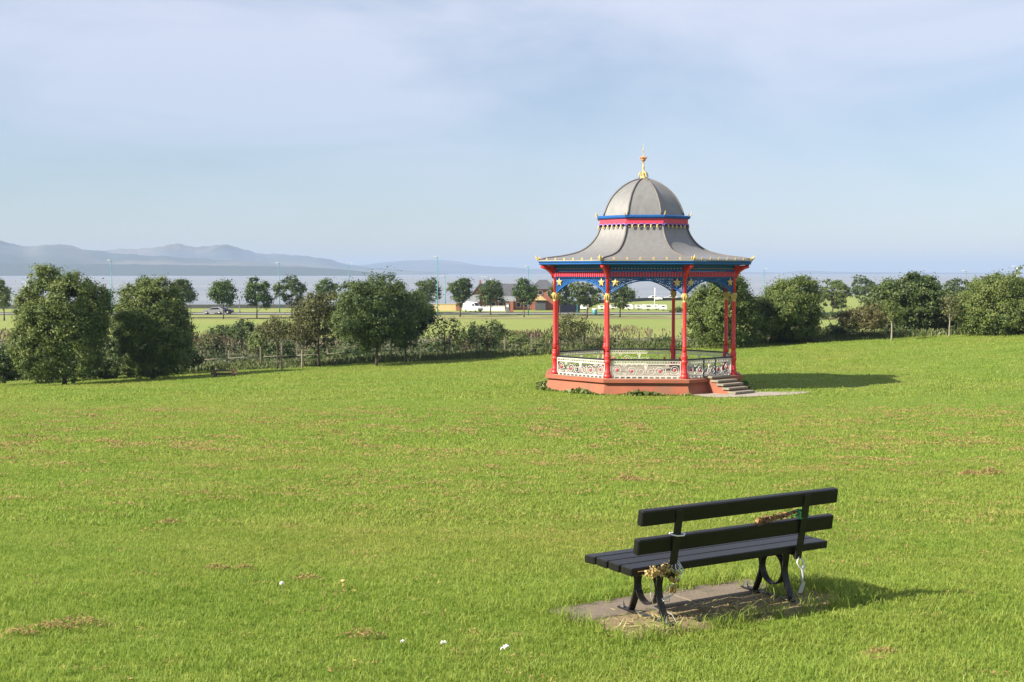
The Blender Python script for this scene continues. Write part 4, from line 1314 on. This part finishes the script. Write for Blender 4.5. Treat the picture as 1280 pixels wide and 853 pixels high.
tag(leaf_obj('weeds', P, N, np.array(hs) * 1.1 + 0.05, M['leaf_mid'], rng, None, 0.6), kind='stuff')

# ------------------------------------------------------------------ waterfront: wall, lamps, building, vehicles
ws = thing('sea_wall', 'long low dark concrete sea wall along the water edge', 'wall', (0, 0, 0))
mb = MB()
pts = [(-420, 298), (-130, 310), (0, 320), (40, 398), (100, 428), (180, 518), (330, 698)]
for (xa, ya), (xb, yb) in zip(pts, pts[1:]):
    L_ = math.hypot(xb - xa, yb - ya); a_ = math.atan2(yb - ya, xb - xa)
    mb.box(((xa + xb) / 2, (ya + yb) / 2, -9.4), (L_ + 0.4, 0.6, 3.6), Matrix.Rotation(a_, 3, 'Z'))
mb.obj('parapet', M['wall_grey'], ws)

def lamp_post(label, px, D, top, base=None, m='teal', arm=0.5, side=1, r=0.085):
    z0 = -8.5 if base is None else Zy(base, D)
    x = X(px, D)
    H = Zy(top, D) - z0
    root = thing('lamp_post', label, 'lamp post', (x, D, z0), 0, 'lamp posts along the waterfront road')
    MB().tube([(0, 0, -0.2), (0, 0, H * 0.25), (0, 0, H)], [r * 1.5, r * 1.15, r * 0.75], 8).obj('pole', M[m], root)
    MB().tube([(0, 0, H - 0.1), (side * arm * 0.4, 0, H + 0.12), (side * arm, 0, H + 0.15)], r * 0.6, 6).obj('arm', M[m], root)
    MB().box((side * arm, 0, H + 0.13), (0.7, 0.3, 0.16), bev=0.05).obj('lamp_head', M['lamp_grey'], root)
lamp_post('teal lamp post beside the big far left tree', 140, 262, 326.5, side=-1)
lamp_post('teal lamp post above the dark oval street tree', 349.5, 284, 329.5, side=-1)
lamp_post('teal lamp post left of the broad central tree', 436, 284, 330, side=1)
lamp_post('tallest teal lamp post standing right of the broad central tree', 547, 254, 322, side=-1)
lamp_post('shorter pale lamp post on the shore beside the tallest teal one', 556.5, 300, 346, side=-1, r=0.09)
lamp_post('teal lamp post between the brick building and the bandstand', 660.5, 262, 334, side=-1, arm=0.5)
lamp_post('curved arm grey lamp post behind the brick building', 613, 310, 347, side=-1, m='lamp_grey', arm=1.9)
lamp_post('teal lamp post right of the bandstand roof', 954.5, 284, 337, side=1)
lamp_post('far lamp post above the trees at the right', 1207, 284, 339.5, m='rail_grey', side=-1, arm=0.5)
lamp_post('white post rising above the big far right tree', 1270.5, 260, 334, m='white', side=-1, arm=0.6)
lamp_post('short white lamp post at the left before the water', 32.5, 300, 353, m='white', side=-1)
# twin lantern
D = 276; x = X(299.5, D)
tl = thing('lantern_post', 'black twin lantern post on the promenade between round street trees', 'lamp post', (x, D, -8.5))
MB().lathe([(0.2, 0), (0.16, 0.5), (0.09, 0.7), (0.07, 2.9), (0.12, 2.95), (0.05, 3.0)], 8).obj('pole', M['rail_grey'], tl)
for s in (-1, 1):
    MB().tube([(0, 0, 2.7), (s * 0.35, 0, 2.75), (s * 0.45, 0, 2.95)], 0.05, 5).obj('arm', M['rail_grey'], tl)
    MB().lathe([(0.1, 2.95), (0.24, 3.45), (0.28, 3.5), (0.06, 3.75), (0.02, 3.85)], 6, (s * 0.45, 0, 0), False).obj('lantern', M['rail_grey'], tl)
# mast by the airfield
D = 330; x = X(818.5, D)
ms_ = thing('mast', 'thin white mast on the field framed by the central arch', 'mast', (x, D, -8.5))
MB().tube([(0, 0, -0.2), (0, 0, Zy(360, D) + 8.5)], [0.16, 0.11], 6).obj('pole', M['white'], ms_)
MB().box((0, 0, 0.2), (0.5, 0.5, 0.4), bev=0.03).obj('base', M['white'], ms_)

# brick building
D = 302
bd = thing('brick_building', 'low red brick building with dark slate roof by the waterfront', 'building', (X(625, D), D, -8.5))
def wx(px): return X(px, D) - X(625, D)
def hz(py): return Zy(py, D) + 8.5
x0, x1 = wx(600), wx(664)
MB().box(((x0 + x1) / 2, 4.5, hz(371) / 2), (x1 - x0, 9, hz(371))).obj('wall', M['brick'], bd)
MB().prism([(-0.5, hz(372)), (4.5, hz(355)), (9.5, hz(372)), (9.5, hz(372) - 0.2), (-0.5, hz(372) - 0.2)], 0, x0 - 0.3, x1 + 0.4).obj('roof', M['slate'], bd)
g0, g1 = wx(588), wx(613)
gm = (g0 + g1) / 2
MB().prism([(g0 + 0.3, 0), (g1 - 0.3, 0), (g1 - 0.3, hz(369)), (gm, hz(354.5)), (g0 + 0.3, hz(369))], 1, -1.6, 4).obj('gable_wall', M['brick'], bd)
for s, ge in ((-1, g0), (1, g1)):
    MB().prism([(gm, hz(353.5)), (ge, hz(369.5)), (ge, hz(369.5) - 0.25), (gm, hz(353.5) - 0.25)], 1, -2.0, 4.4).obj('gable_roof', M['slate'], bd)
MB().box((gm, 0, hz(353)), (0.45, 0.45, 1.0)).obj('chimney', M['brick'], bd)
MB().prism([(-5.0, hz(376.5)), (-1.62, hz(368)), (-1.62, hz(377)), (-5.0, hz(377.5))], 0, g0 - 0.2, wx(600)).obj('porch_roof', M['porch'], bd)
MB().prism([(-3.0, hz(376)), (-0.02, hz(370.5)), (-0.02, hz(376.6)), (-3.0, hz(376.6))], 0, wx(622), wx(645)).obj('porch_roof', M['porch'], bd)
for a_, b_ in ((589.5, 591.5), (598, 600)):
    MB().box(((wx(a_) + wx(b_)) / 2, -4.6, hz(377) / 2), (wx(b_) - wx(a_), 0.4, hz(377))).obj('pier', M['brick'], bd)
for px in (617, 626, 635, 648, 657):
    f_ = MB().box((wx(px), -0.04, hz(381)), (1.1, 0.1, 1.2)).obj('window', M['white'], bd)
    MB().box((wx(px), -0.10, hz(381)), (0.9, 0.05, 1.0)).obj('pane', M['glass'], f_)
h0, h1 = wx(664.5), wx(694)
MB().box(((h0 + h1) / 2, 2.5, hz(361) / 2), (h1 - h0, 10, hz(361))).obj('wall', M['brick'], bd)
mb = MB()
a_, b_, c_, d_ = h0 - 0.4, h1 + 0.4, -2.9, 7.9
ze, zr = hz(361.5), hz(350)
mb.add([(a_, c_, ze), (b_, c_, ze), (b_, d_, ze), (a_, d_, ze), (a_ + 2.2, 2.5, zr), (b_ - 2.2, 2.5, zr)], [(0, 1, 5, 4), (1, 2, 5), (2, 3, 4, 5), (3, 0, 4), (3, 2, 1, 0)])
mb.obj('hip_roof', M['slate'], bd)
pg = (wx(667) + wx(683)) / 2
MB().prism([(wx(667), hz(375)), (wx(683), hz(375)), (pg, hz(369))], 1, -4.6, -2.6).obj('porch_gable', M['cream'], bd)
MB().box((pg, -3.4, hz(376) / 2), (wx(683) - wx(667) - 0.6, 1.6, hz(376) - 0.1)).obj('porch_front', M['slate'], bd)
for px in (675, 686):
    f_ = MB().box((wx(px), -2.54, hz(366)), (1.0, 0.1, 1.0)).obj('window', M['white'], bd)
    MB().box((wx(px), -2.60, hz(366)), (0.8, 0.05, 0.8)).obj('pane', M['glass'], f_)

def wall_thing(name, label, px0, px1, D, top, m, cat='wall', base=-8.5):
    xa, xb = X(px0, D), X(px1, D)
    z1 = Zy(top, D)
    o = thing(name, label, cat, ((xa + xb) / 2, D, base))
    MB().box((0, 0, (z1 - base) / 2 - 0.1), (xb - xa, 0.3, z1 - base + 0.2)).obj('panel', M[m], o)
    MB().box((0, 0, z1 - base + 0.04), (xb - xa + 0.1, 0.42, 0.1)).obj('coping', M[m], o)
    return o
wall_thing('low_wall', 'low cream rendered wall left of the white van', 541.5, 570, 294, 380.5, 'cream')
wall_thing('brick_pier', 'short red brick pier between the cream wall and the van', 570.3, 576, 293, 379, 'brick')
wall_thing('low_wall', 'low white panel wall right of the white van', 603, 631, 293, 383, 'white')
# service cabinets right of the white wall
D = 284
kb = thing('cabinet', 'grey roadside cabinet with red panel before the brick building', 'cabinet', (X(636.5, D), D, -8.5))
MB().box((-0.35, 0, 1.0), (0.75, 0.6, 2.0), bev=0.04).obj('body', M['rail_grey'], kb)
MB().box((0.5, 0.1, 1.15), (0.8, 0.6, 2.3), bev=0.04).obj('body', M['brick'], kb)
MB().box((-0.35, -0.32, 1.35), (0.45, 0.04, 0.5)).obj('notice', M['white'], kb)

def prof_car(name, label, px, D, m, side=1, kind='car', group='parked cars', rz=0.0):
    root = thing(name, label, 'van' if kind == 'van' else 'car', (X(px, D), D, -8.44), rz, group)
    s = side
    if kind == 'van':
        L, W = 5.4, 1.9
        body = [(-2.7, 0.35), (2.45, 0.35), (2.68, 0.55), (2.66, 0.95), (2.45, 1.12), (1.75, 1.32), (1.05, 2.18), (0.7, 2.32), (-2.4, 2.36), (-2.66, 2.2)]
        win = [(0.55, 1.42), (1.62, 1.36), (1.08, 2.02), (0.55, 2.05)]
        ws_ = (1.42, 1.75, 1.72)
        wheels, wr_ = (-1.65, 1.75), 0.36
    else:
        L, W = 4.2, 1.72
        body = [(-2.05, 0.32), (2.0, 0.32), (2.1, 0.5), (2.05, 0.78), (1.85, 0.9), (0.95, 1.0), (0.25, 1.42), (-1.0, 1.46), (-1.75, 1.08), (-2.08, 0.95)]
        win = [(-1.45, 1.02), (0.72, 1.0), (0.18, 1.34), (-0.95, 1.37)]
        wheels, wr_ = (-1.3, 1.3), 0.32
    mb = MB()
    n = len(body)
    ins = 0.14
    vs = []
    for yy, sc in ((-W / 2, 0), (W / 2, 0)):
        for a_, b_ in body:
            lean = ins * max(0, (b_ - 0.9)) 
            vs.append((s * a_, yy + (lean if yy < 0 else -lean), b_))
    fs = [tuple(range(n)), tuple(range(2 * n - 1, n - 1, -1))] + [(i, n + i, n + (i + 1) % n, (i + 1) % n) for i in range(n)]
    mb.add(vs, fs)
    mb.obj('body', M[m], root)
    for yy in (-1, 1):
        wv = [(s * a_, yy * (W / 2 - ins * max(0, b_ - 0.9) + 0.012), b_) for a_, b_ in win]
        MB().add(wv, [(0, 1, 2, 3)]).obj('window', M['glass'], root)
    # windscreen
    fw = [(1.70, 1.345), (1.10, 2.13)] if kind == 'van' else [(0.93, 1.02), (0.28, 1.41)]
    (a0, b0), (a1, b1) = fw
    MB().add([(s * (a0 + 0.015), -W / 2 + 0.2, b0 + 0.012), (s * (a0 + 0.015), W / 2 - 0.2, b0 + 0.012), (s * (a1 + 0.015), W / 2 - 0.3, b1 + 0.012), (s * (a1 + 0.015), -W / 2 + 0.3, b1 + 0.012)], [(0, 1, 2, 3)]).obj('windscreen', M['glass'], root)
    for wxp in wheels:
        for yy in (-1, 1):
            t_ = MB()
            t_.lathe([(wr_ * 0.5, -0.1), (wr_ * 0.95, -0.1), (wr_, -0.06), (wr_, 0.06), (wr_ * 0.95, 0.1), (wr_ * 0.5, 0.1)], 12)
            wo = t_.obj('wheel', M['tyre'], root, (s * wxp, yy * (W / 2 - 0.08), wr_), (math.pi / 2, 0, 0))
            MB().lathe([(0.02, -0.105), (wr_ * 0.55, -0.107), (wr_ * 0.55, 0.107), (0.02, 0.105)], 8).obj('hub', M['silver'], wo)
    fx_ = body[2][0]
    for yy in (-1, 1):
        MB().box((s * (fx_ - 0.03), yy * (W / 2 - 0.3), 0.82 if kind == 'van' else 0.68), (0.1, 0.32, 0.16), bev=0.03).obj('headlight', M['lamp_lens'], root)
    MB().box((s * (fx_ - 0.02), 0, 0.5), (0.1, W * 0.8, 0.22)).obj('bumper', M['tyre'], root)
    return root
prof_car('white_van', 'white panel van parked in front of the brick building', 591, 285, 'white', 1, 'van', None, rz=-0.75).scale = (0.86, 0.86, 0.9)
prof_car('parked_car', 'silver car parked beneath the lone round street tree', 267, 268, 'silver', -1, rz=0.05)
prof_car('parked_car', 'black car parked just right of the silver one', 278.5, 271, 'black_car', 1, rz=-0.1)
prof_car('parked_car', 'small white car at the shore, left one beyond the mast', 819, 400, 'white', 1)['group'] = 'white cars by the shore'
prof_car('parked_car', 'white car at the shore beside the bandstand rear column', 838, 404, 'white', -1)['group'] = 'white cars by the shore'
# white kiosk behind the olive tree
D = 288
kk = thing('kiosk', 'small white kiosk glimpsed left of the olive tree', 'kiosk', (X(393, D), D, -8.5))
MB().box((0, 0, 1.05), (2.4, 2.0, 2.1)).obj('wall', M['white'], kk)
MB().prism([(-1.5, 2.1), (1.5, 2.1), (0, 2.9)], 1, -1.15, 1.15).obj('roof', M['white'], kk)
MB().box((0.2, -1.02, 1.2), (0.9, 0.06, 0.8)).obj('window', M['glass'], kk)
# dark blue hut, caravans, drum
D = 280
hut = thing('storage_hut', 'dark blue storage container behind the left bandstand column', 'container', (X(708, D), D, -8.5))
w2 = X(725, D) - X(692, D)
MB().box((0, 0, 1.2), (w2, 2.4, 2.4), bev=0.03).obj('body', M['navy'], hut)
mb = MB()
for k in range(14):
    mb.box((-w2 / 2 + w2 * (k + 0.5) / 14, -1.23, 1.2), (0.14, 0.06, 2.2))
mb.obj('ribs', M['navy'], hut)
MB().box((0, 0, 2.45), (w2 + 0.1, 2.5, 0.12)).obj('roof', M['navy'], hut)
D = 268
tag(MB().box((0, 0, 0.9), (0.16, 0.16, 2.0)).lathe([(0.12, 1.9), (0.12, 2.0), (0.02, 2.05)], 8).obj('post', M['teal'], None, (X(721.5, D), D, -8.5)), 'short teal post in front of the dark blue container', 'post')
dr = thing('litter_bin', 'round teal litter bin with white rim under the arch tree', 'litter bin', (X(743.5, D), D, -8.5))
MB().lathe([(0.45, 0.05), (0.48, 0.1), (0.5, 1.0), (0.45, 1.02)], 12).obj('body', M['teal'], dr)
MB().lathe([(0.52, 1.0), (0.54, 1.04), (0.54, 1.16), (0.4, 1.2), (0.3, 1.1)], 12).obj('rim', M['white'], dr)
CAR = [(731, 3.0, 300, 'white trailer nearest the dark blue container'), (752, 2.6, 302, 'low white trailer beside the left arch tree'), (766, 2.8, 306, 'low white trailer left of the smaller arch tree'), (786, 3.4, 300, 'white caravan just right of the smaller arch tree'), (798, 2.4, 304, 'small white trailer in the middle of the caravan row'), (810, 3.8, 298, 'largest white caravan left of the white mast'), (820, 2.2, 303, 'white trailer right at the foot of the mast'), (829, 2.6, 296, 'end white trailer nearest the dark field hedge')]
for k, (px, L_, D, lb) in enumerate(CAR):
    h_ = (1.35, 1.0, 1.1, 1.5, 1.2, 1.55, 1.3, 1.5)[k]
    c = thing('caravan', lb, 'caravan', (X(px, D), D, -8.5), 0.15 * ((k % 3) - 1), 'white caravans on the airfield edge')
    c.scale = (0.62, 0.7, 0.66)
    MB().prism([(-L_ / 2, 0.45), (L_ / 2 - 0.3, 0.45), (L_ / 2, 0.8), (L_ / 2 - 0.25, 0.45 + h_), (-L_ / 2 + 0.2, 0.45 + h_), (-L_ / 2, 0.3 + h_)], 1, -0.95, 0.95).obj('body', M['white'], c)
    MB().box((-0.1, -0.97, 0.5 + h_ * 0.62), (L_ * 0.36, 0.04, 0.36)).obj('window', M['glass'], c)
    for s in (-1, 1):
        MB().lathe([(0.1, -0.08), (0.28, -0.08), (0.28, 0.08), (0.1, 0.08)], 10).obj('wheel', M['tyre'], c, (0.1, s * 0.85, 0.28), (math.pi / 2, 0, 0))
    MB().tube([(-L_ / 2, 0, 0.5), (-L_ / 2 - 0.8, 0, 0.45), (-L_ / 2 - 0.8, 0, 0.0)], 0.05, 5).obj('hitch', M['rail_grey'], c)

# ------------------------------------------------------------------ small things on the lawn
def on_lawn(px, py):
    """where the sight line through a photo pixel meets the lawn"""
    d0 = 6.5
    for _ in range(60):
        z = float(lawn_z(X(px, d0), d0))
        d0 = 0.5 * d0 + 0.5 * (-z * F / (py - HZ))
    return Vector((X(px, d0), d0, float(lawn_z(X(px, d0), d0))))
def feather(label, px, py, s, seed):
    rg = random.Random(seed)
    p = on_lawn(px, py)
    mb = MB()
    for k in range(5):
        a = rg.uniform(0, 6.28)
        l_ = s * rg.uniform(0.5, 1.0)
        d_ = Vector((math.cos(a), math.sin(a), rg.uniform(0.1, 0.6)))
        pth = [d_ * l_ * t + Vector((0, 0, 0.045 + 0.02 * math.sin(t * 3))) for t in (0, 0.4, 0.75, 1)]
        mb.tube(pth, [0.004, s * 0.13, s * 0.10, 0.002], 5)
    tag(mb.obj('feather', M['petal'], None, p), label, 'feather', 'white feathers on the near grass')
feather('largest white feather tuft on the near grass, left of the bench', 630, 828, 0.04, 1)
feather('small white feather on the near grass, middle of three', 553, 821, 0.024, 2)
feather('tiny white feather on the near grass, leftmost of the three', 501, 819, 0.018, 3)
p = on_lawn(349, 752)
dd = thing('dandelion_clock', 'pale dandelion seed head standing in the left foreground grass', 'dandelion', p)
MB().tube([(0, 0, 0), (0.005, 0, 0.06), (0.0, 0.004, 0.11)], 0.003, 5).obj('stem', M['straw'], dd)
rg = np.random.default_rng(4)
dv = rg.normal(size=(160, 3)); dv /= np.linalg.norm(dv, axis=1, keepdims=True)
leaf_obj('seed_head', dv * 0.016 + np.array([0, 0, 0.115]), dv, 0.008, M['petal'], rg, dd, 0.8)
p = on_lawn(427, 740)
df = thing('dandelion_flower', 'single yellow dandelion flower low in the left foreground grass', 'dandelion', p)
MB().tube([(0, 0, 0), (0.0, 0, 0.06)], 0.003, 5).obj('stem', M['straw'], df)
MB().lathe([(0.004, 0.05), (0.022, 0.062), (0.02, 0.07), (0.004, 0.072)], 10).obj('flower', M['gold'], df)

# drifts of dry mown clippings
rng = np.random.default_rng(77)
def drift(c, nx, ny, n, hh):
    x = c[0] + rng.normal(size=n) * nx; y = c[1] + rng.normal(size=n) * ny
    g = np.exp(-0.5 * (((x - c[0]) / nx) ** 2 + ((y - c[1]) / ny) ** 2))
    z = lawn_z(x, y) + 0.022 + 0.02 * rng.random(n) + 0.016 * min(1, max(0, (c[1] - 9) / 8)) + hh * g * rng.random(n)
    return np.stack([x, y, z], 1)
parts = []
k = 0
while k < 1500:
    y = 6.8 + 46 * rng.random() ** 1.05
    x = rng.uniform(-0.48, 0.48) * y
    dn = 0.5 + 0.5 * math.sin(x * 0.35 + 1.7 * math.sin(y * 0.23) + 0.5) * math.sin(y * 0.5 + 0.8)
    if rng.random() > 0.12 + 0.75 * dn * min(1, max(0.15, (y - 8) / 9)): continue
    if abs((Vector((x, y, 0)) - Vector((1.6, 9.3, 0))).length) < 1.2: continue
    s = rng.uniform(0.3, 1.4) * (0.75 if y < 12 else 1)
    s *= 1 + y / 40
    parts.append(drift((x, y), 0.10 * s, 0.05 * s, int(22 * s), 0.025 * s))
    k += 1
for px, py, s in ((452, 806, 1.2), (381, 732, 1.0), (95, 790, 1.5), (60, 795, 1.2), (18, 802, 1.0), (1108, 828, 0.9), (1240, 596, 2.2), (1215, 597, 1.6), (268, 718, 0.9), (302, 718, 0.7), (210, 660, 1.2), (785, 604, 2.0)):
    q = on_lawn(px, py)
    s *= 0.62
    parts.append(drift((q.x, q.y), 0.10 * s, 0.045 * s, int(240 * s), 0.08 * s))
P = np.vstack(parts)
N = rng.normal(size=P.shape) * 0.6 + np.array([-0.1, -0.3, 1.0])
tag(leaf_obj('grass_clippings', P, N, (0.022 + 0.03 * rng.random(len(P))) * np.clip(P[:, 1] / 15, 0.8, 2.2), M['clipping'], rng, None, 0.22), kind='stuff')
# straw and tufts on the dirt beneath the bench
n = 700
uu, ww = rng.uniform(-0.95, 1.0, n), rng.normal(size=n) * 0.13 + 0.12
P = np.array([bl(a, b, 0.0) for a, b in zip(uu, ww)]) + np.array([0, 0, 0.0]) + np.c_[np.zeros(n), np.zeros(n), 0.03 * rng.random(n) - 0.012]
N = rng.normal(size=P.shape) * 0.5 + np.array([0, 0, 1.0])
tag(leaf_obj('straw_litter', P, N, 0.05 + 0.09 * rng.random(n), M['straw'], rng, None, 0.10), kind='stuff')

# ------------------------------------------------------------------ grass blades on the near lawn
def tuft(seed, nb, spread, hmin, hmax, wd):
    rg = random.Random(seed)
    vs, fs = [], []
    for _ in range(nb):
        a, r = rg.uniform(0, 6.283), spread * math.sqrt(rg.random())
        bx_, by_ = r * math.cos(a), r * math.sin(a)
        h = rg.uniform(hmin, hmax)
        ya = rg.uniform(0, 6.283)
        cx_, sx_ = math.cos(ya) * wd / 2, math.sin(ya) * wd / 2
        la, ll = rg.uniform(0, 6.283), h * rg.uniform(0.3, 1.1)
        dx, dy = math.cos(la) * ll, math.sin(la) * ll
        k = len(vs)
        vs += [(bx_ - cx_, by_ - sx_, -0.01), (bx_ + cx_, by_ + sx_, -0.01), (bx_ - cx_ * 0.8 + dx * 0.3, by_ - sx_ * 0.8 + dy * 0.3, h * 0.6), (bx_ + cx_ * 0.8 + dx * 0.3, by_ + sx_ * 0.8 + dy * 0.3, h * 0.6), (bx_ + dx, by_ + dy, h)]
        fs += [(k, k + 1, k + 3, k + 2), (k + 2, k + 3, k + 4)]
    me = bpy.data.meshes.new('tuft')
    me.from_pydata(vs, [], fs)
    me.materials.append(M['blade'])
    return bpy.data.objects.new('tuft', me)

def grass_field(name, xs, ys, dens_fn, tuft_obs, smin, smax, seed):
    Xg, Yg = np.meshgrid(xs, ys)
    Zg = lawn_z(Xg, Yg)
    nx, ny = len(xs), len(ys)
    V = np.stack([Xg, Yg, Zg], -1).reshape(-1, 3)
    i, j = np.meshgrid(np.arange(nx - 1), np.arange(ny - 1))
    a = (j * nx + i).ravel()
    Fq = np.stack([a, a + 1, a + nx + 1, a + nx], 1)
    me = bpy.data.meshes.new(name)
    me.from_pydata(V.tolist(), [], Fq.tolist())
    at = me.attributes.new('dens', 'FLOAT', 'POINT')
    at.data.foreach_set('value', dens_fn(V[:, 0], V[:, 1]).astype(np.float32))
    me.materials.append(M['blade'])
    ob = link(name, me)
    ng = bpy.data.node_groups.new(name, 'GeometryNodeTree')
    ng.interface.new_socket('Geometry', in_out='INPUT', socket_type='NodeSocketGeometry')
    ng.interface.new_socket('Geometry', in_out='OUTPUT', socket_type='NodeSocketGeometry')
    gi, go = ng.nodes.new('NodeGroupInput'), ng.nodes.new('NodeGroupOutput')
    dp = ng.nodes.new('GeometryNodeDistributePointsOnFaces')
    dp.inputs['Seed'].default_value = seed
    na = ng.nodes.new('GeometryNodeInputNamedAttribute')
    na.data_type = 'FLOAT'
    na.inputs['Name'].default_value = 'dens'
    ng.links.new(gi.outputs[0], dp.inputs['Mesh'])
    ng.links.new(na.outputs['Attribute'], dp.inputs['Density'])
    jn = ng.nodes.new('GeometryNodeJoinGeometry')
    g2i = ng.nodes.new('GeometryNodeGeometryToInstance')
    for t in tuft_obs:
        oi = ng.nodes.new('GeometryNodeObjectInfo')
        oi.inputs['Object'].default_value = t
        gg = ng.nodes.new('GeometryNodeGeometryToInstance')
        ng.links.new(oi.outputs['Geometry'], gg.inputs[0])
        ng.links.new(gg.outputs[0], jn.inputs[0])
    ip = ng.nodes.new('GeometryNodeInstanceOnPoints')
    ng.links.new(dp.outputs['Points'], ip.inputs['Points'])
    ng.links.new(jn.outputs[0], ip.inputs['Instance'])
    ip.inputs['Pick Instance'].default_value = True
    rv = ng.nodes.new('FunctionNodeRandomValue')
    rv.data_type = 'FLOAT_VECTOR'
    rv.inputs['Min'].default_value = (-0.12, -0.12, 0)
    rv.inputs['Max'].default_value = (0.12, 0.12, 6.283)
    ng.links.new(rv.outputs['Value'], ip.inputs['Rotation'])
    rs = ng.nodes.new('FunctionNodeRandomValue')
    rs.data_type = 'FLOAT'
    for s_ in rs.inputs:
        if s_.name == 'Min' and s_.type == 'VALUE': s_.default_value = smin
        if s_.name == 'Max' and s_.type == 'VALUE': s_.default_value = smax
    ng.links.new([o for o in rs.outputs if o.type == 'VALUE'][0], ip.inputs['Scale'])
    ng.links.new(ip.outputs[0], go.inputs[0])
    md = ob.modifiers.new('grass', 'NODES')
    md.node_group = ng
    return tag(ob, kind='stuff')

def bare(x, y):
    dx, dy = x - BO.x, y - BO.y
    u_, w_ = dx * bu.x + dy * bu.y, dx * bw.x + dy * bw.y
    a = ((np.abs(u_ + 0.02 + 0.2 * (w_ > 0.4)) < 1.03 - 0.2 * (w_ > 0.4)) & (w_ > -0.14) & (w_ < 0.80))
    return np.where(a, 0.0, 1.0)
def clump(x, y): return 0.65 + 0.35 * np.sin(3.1 * x + 2 * np.sin(1.7 * y)) * np.sin(2.7 * y + 1.5 * np.sin(2.1 * x))
def fr(x, y): return (np.abs(x) < 0.46 * y + 1.2) * 1.0
near_t = [tuft(s, 10, 0.045, 0.016, 0.041, 0.005) for s in range(5)]
grass_field('grass', np.arange(-7.5, 7.6, 0.1), np.arange(5.6, 15.05, 0.1), lambda x, y: 760 * bare(x, y) * clump(x, y) * fr(x, y), near_t, 0.7, 1.35, 1)
mid_t = [tuft(20 + s, 9, 0.09, 0.02, 0.052, 0.010) for s in range(4)]
grass_field('grass', np.arange(-14, 14.1, 0.2), np.arange(15.0, 28.1, 0.2), lambda x, y: 230 * clump(x, y) * fr(x, y), mid_t, 0.7, 1.3, 2)
far_t = [tuft(40 + s, 9, 0.2, 0.022, 0.055, 0.020) for s in range(4)]
grass_field('grass', np.arange(-27, 27.1, 0.4), np.arange(28.0, 58.1, 0.4), lambda x, y: 58 * clump(x, y) * fr(x, y) * (1 - 0.6 * sstep((y - 34) / 20)), far_t, 0.7, 1.35, 3)
vfar_t = [tuft(50 + s, 10, 0.42, 0.025, 0.07, 0.034) for s in range(4)]
def off_stand(x, y): return np.where((np.hypot(x - BX, y - BY) < 5.5) | (np.hypot((x - cpt[0]) / 2.75, (y - cpt[1]) / 1.6) < 1.0), 0.0, 1.0)
grass_field('grass', np.arange(-50, 50.1, 1.0), np.arange(58.0, 111.1, 1.0), lambda x, y: 11 * clump(x * 0.3, y * 0.3) * fr(x, y) * off_stand(x, y), vfar_t, 0.7, 1.4, 5)
# longer tufts round the slab
def edge(x, y):
    dx, dy = x - BO.x, y - BO.y
    u_, w_ = dx * bu.x + dy * bu.y, dx * bw.x + dy * bw.y
    d = np.maximum(np.abs(u_ + 0.02) - 1.03, np.maximum(-0.14 - w_, w_ - 0.80))
    return 260.0 * ((d > -0.05) & (d < 0.10)) + 420.0 * ((u_ > 0.62) & (u_ < 1.25) & (w_ > 0.12) & (w_ < 0.42))
long_t = [tuft(60 + s, 8, 0.05, 0.06, 0.13, 0.006) for s in range(3)]
grass_field('grass', np.arange(0, 3.3, 0.05), np.arange(8.0, 11, 0.05), edge, long_t, 0.7, 1.25, 4)

# ------------------------------------------------------------------ haze over the estuary
hb = MB().box((0, 7900, 58), (18400, 16400, 142))
ho = hb.mesh('haze', M['white'])
ho.materials.clear()
hm = bpy.data.materials.new('haze_air')
hm.use_nodes = True
hn = hm.node_tree
hn.nodes.remove(hn.nodes['Principled BSDF'])
pv = hn.nodes.new('ShaderNodeVolumePrincipled')
pv.inputs['Color'].default_value = (0.42, 0.56, 0.81, 1)
pv.inputs['Density'].default_value = 0.00012
pv.inputs['Anisotropy'].default_value = 0.0
hn.links.new(pv.outputs[0], hn.nodes['Material Output'].inputs['Volume'])
ho.materials.append(hm)
tag(link('haze', ho), kind='stuff')
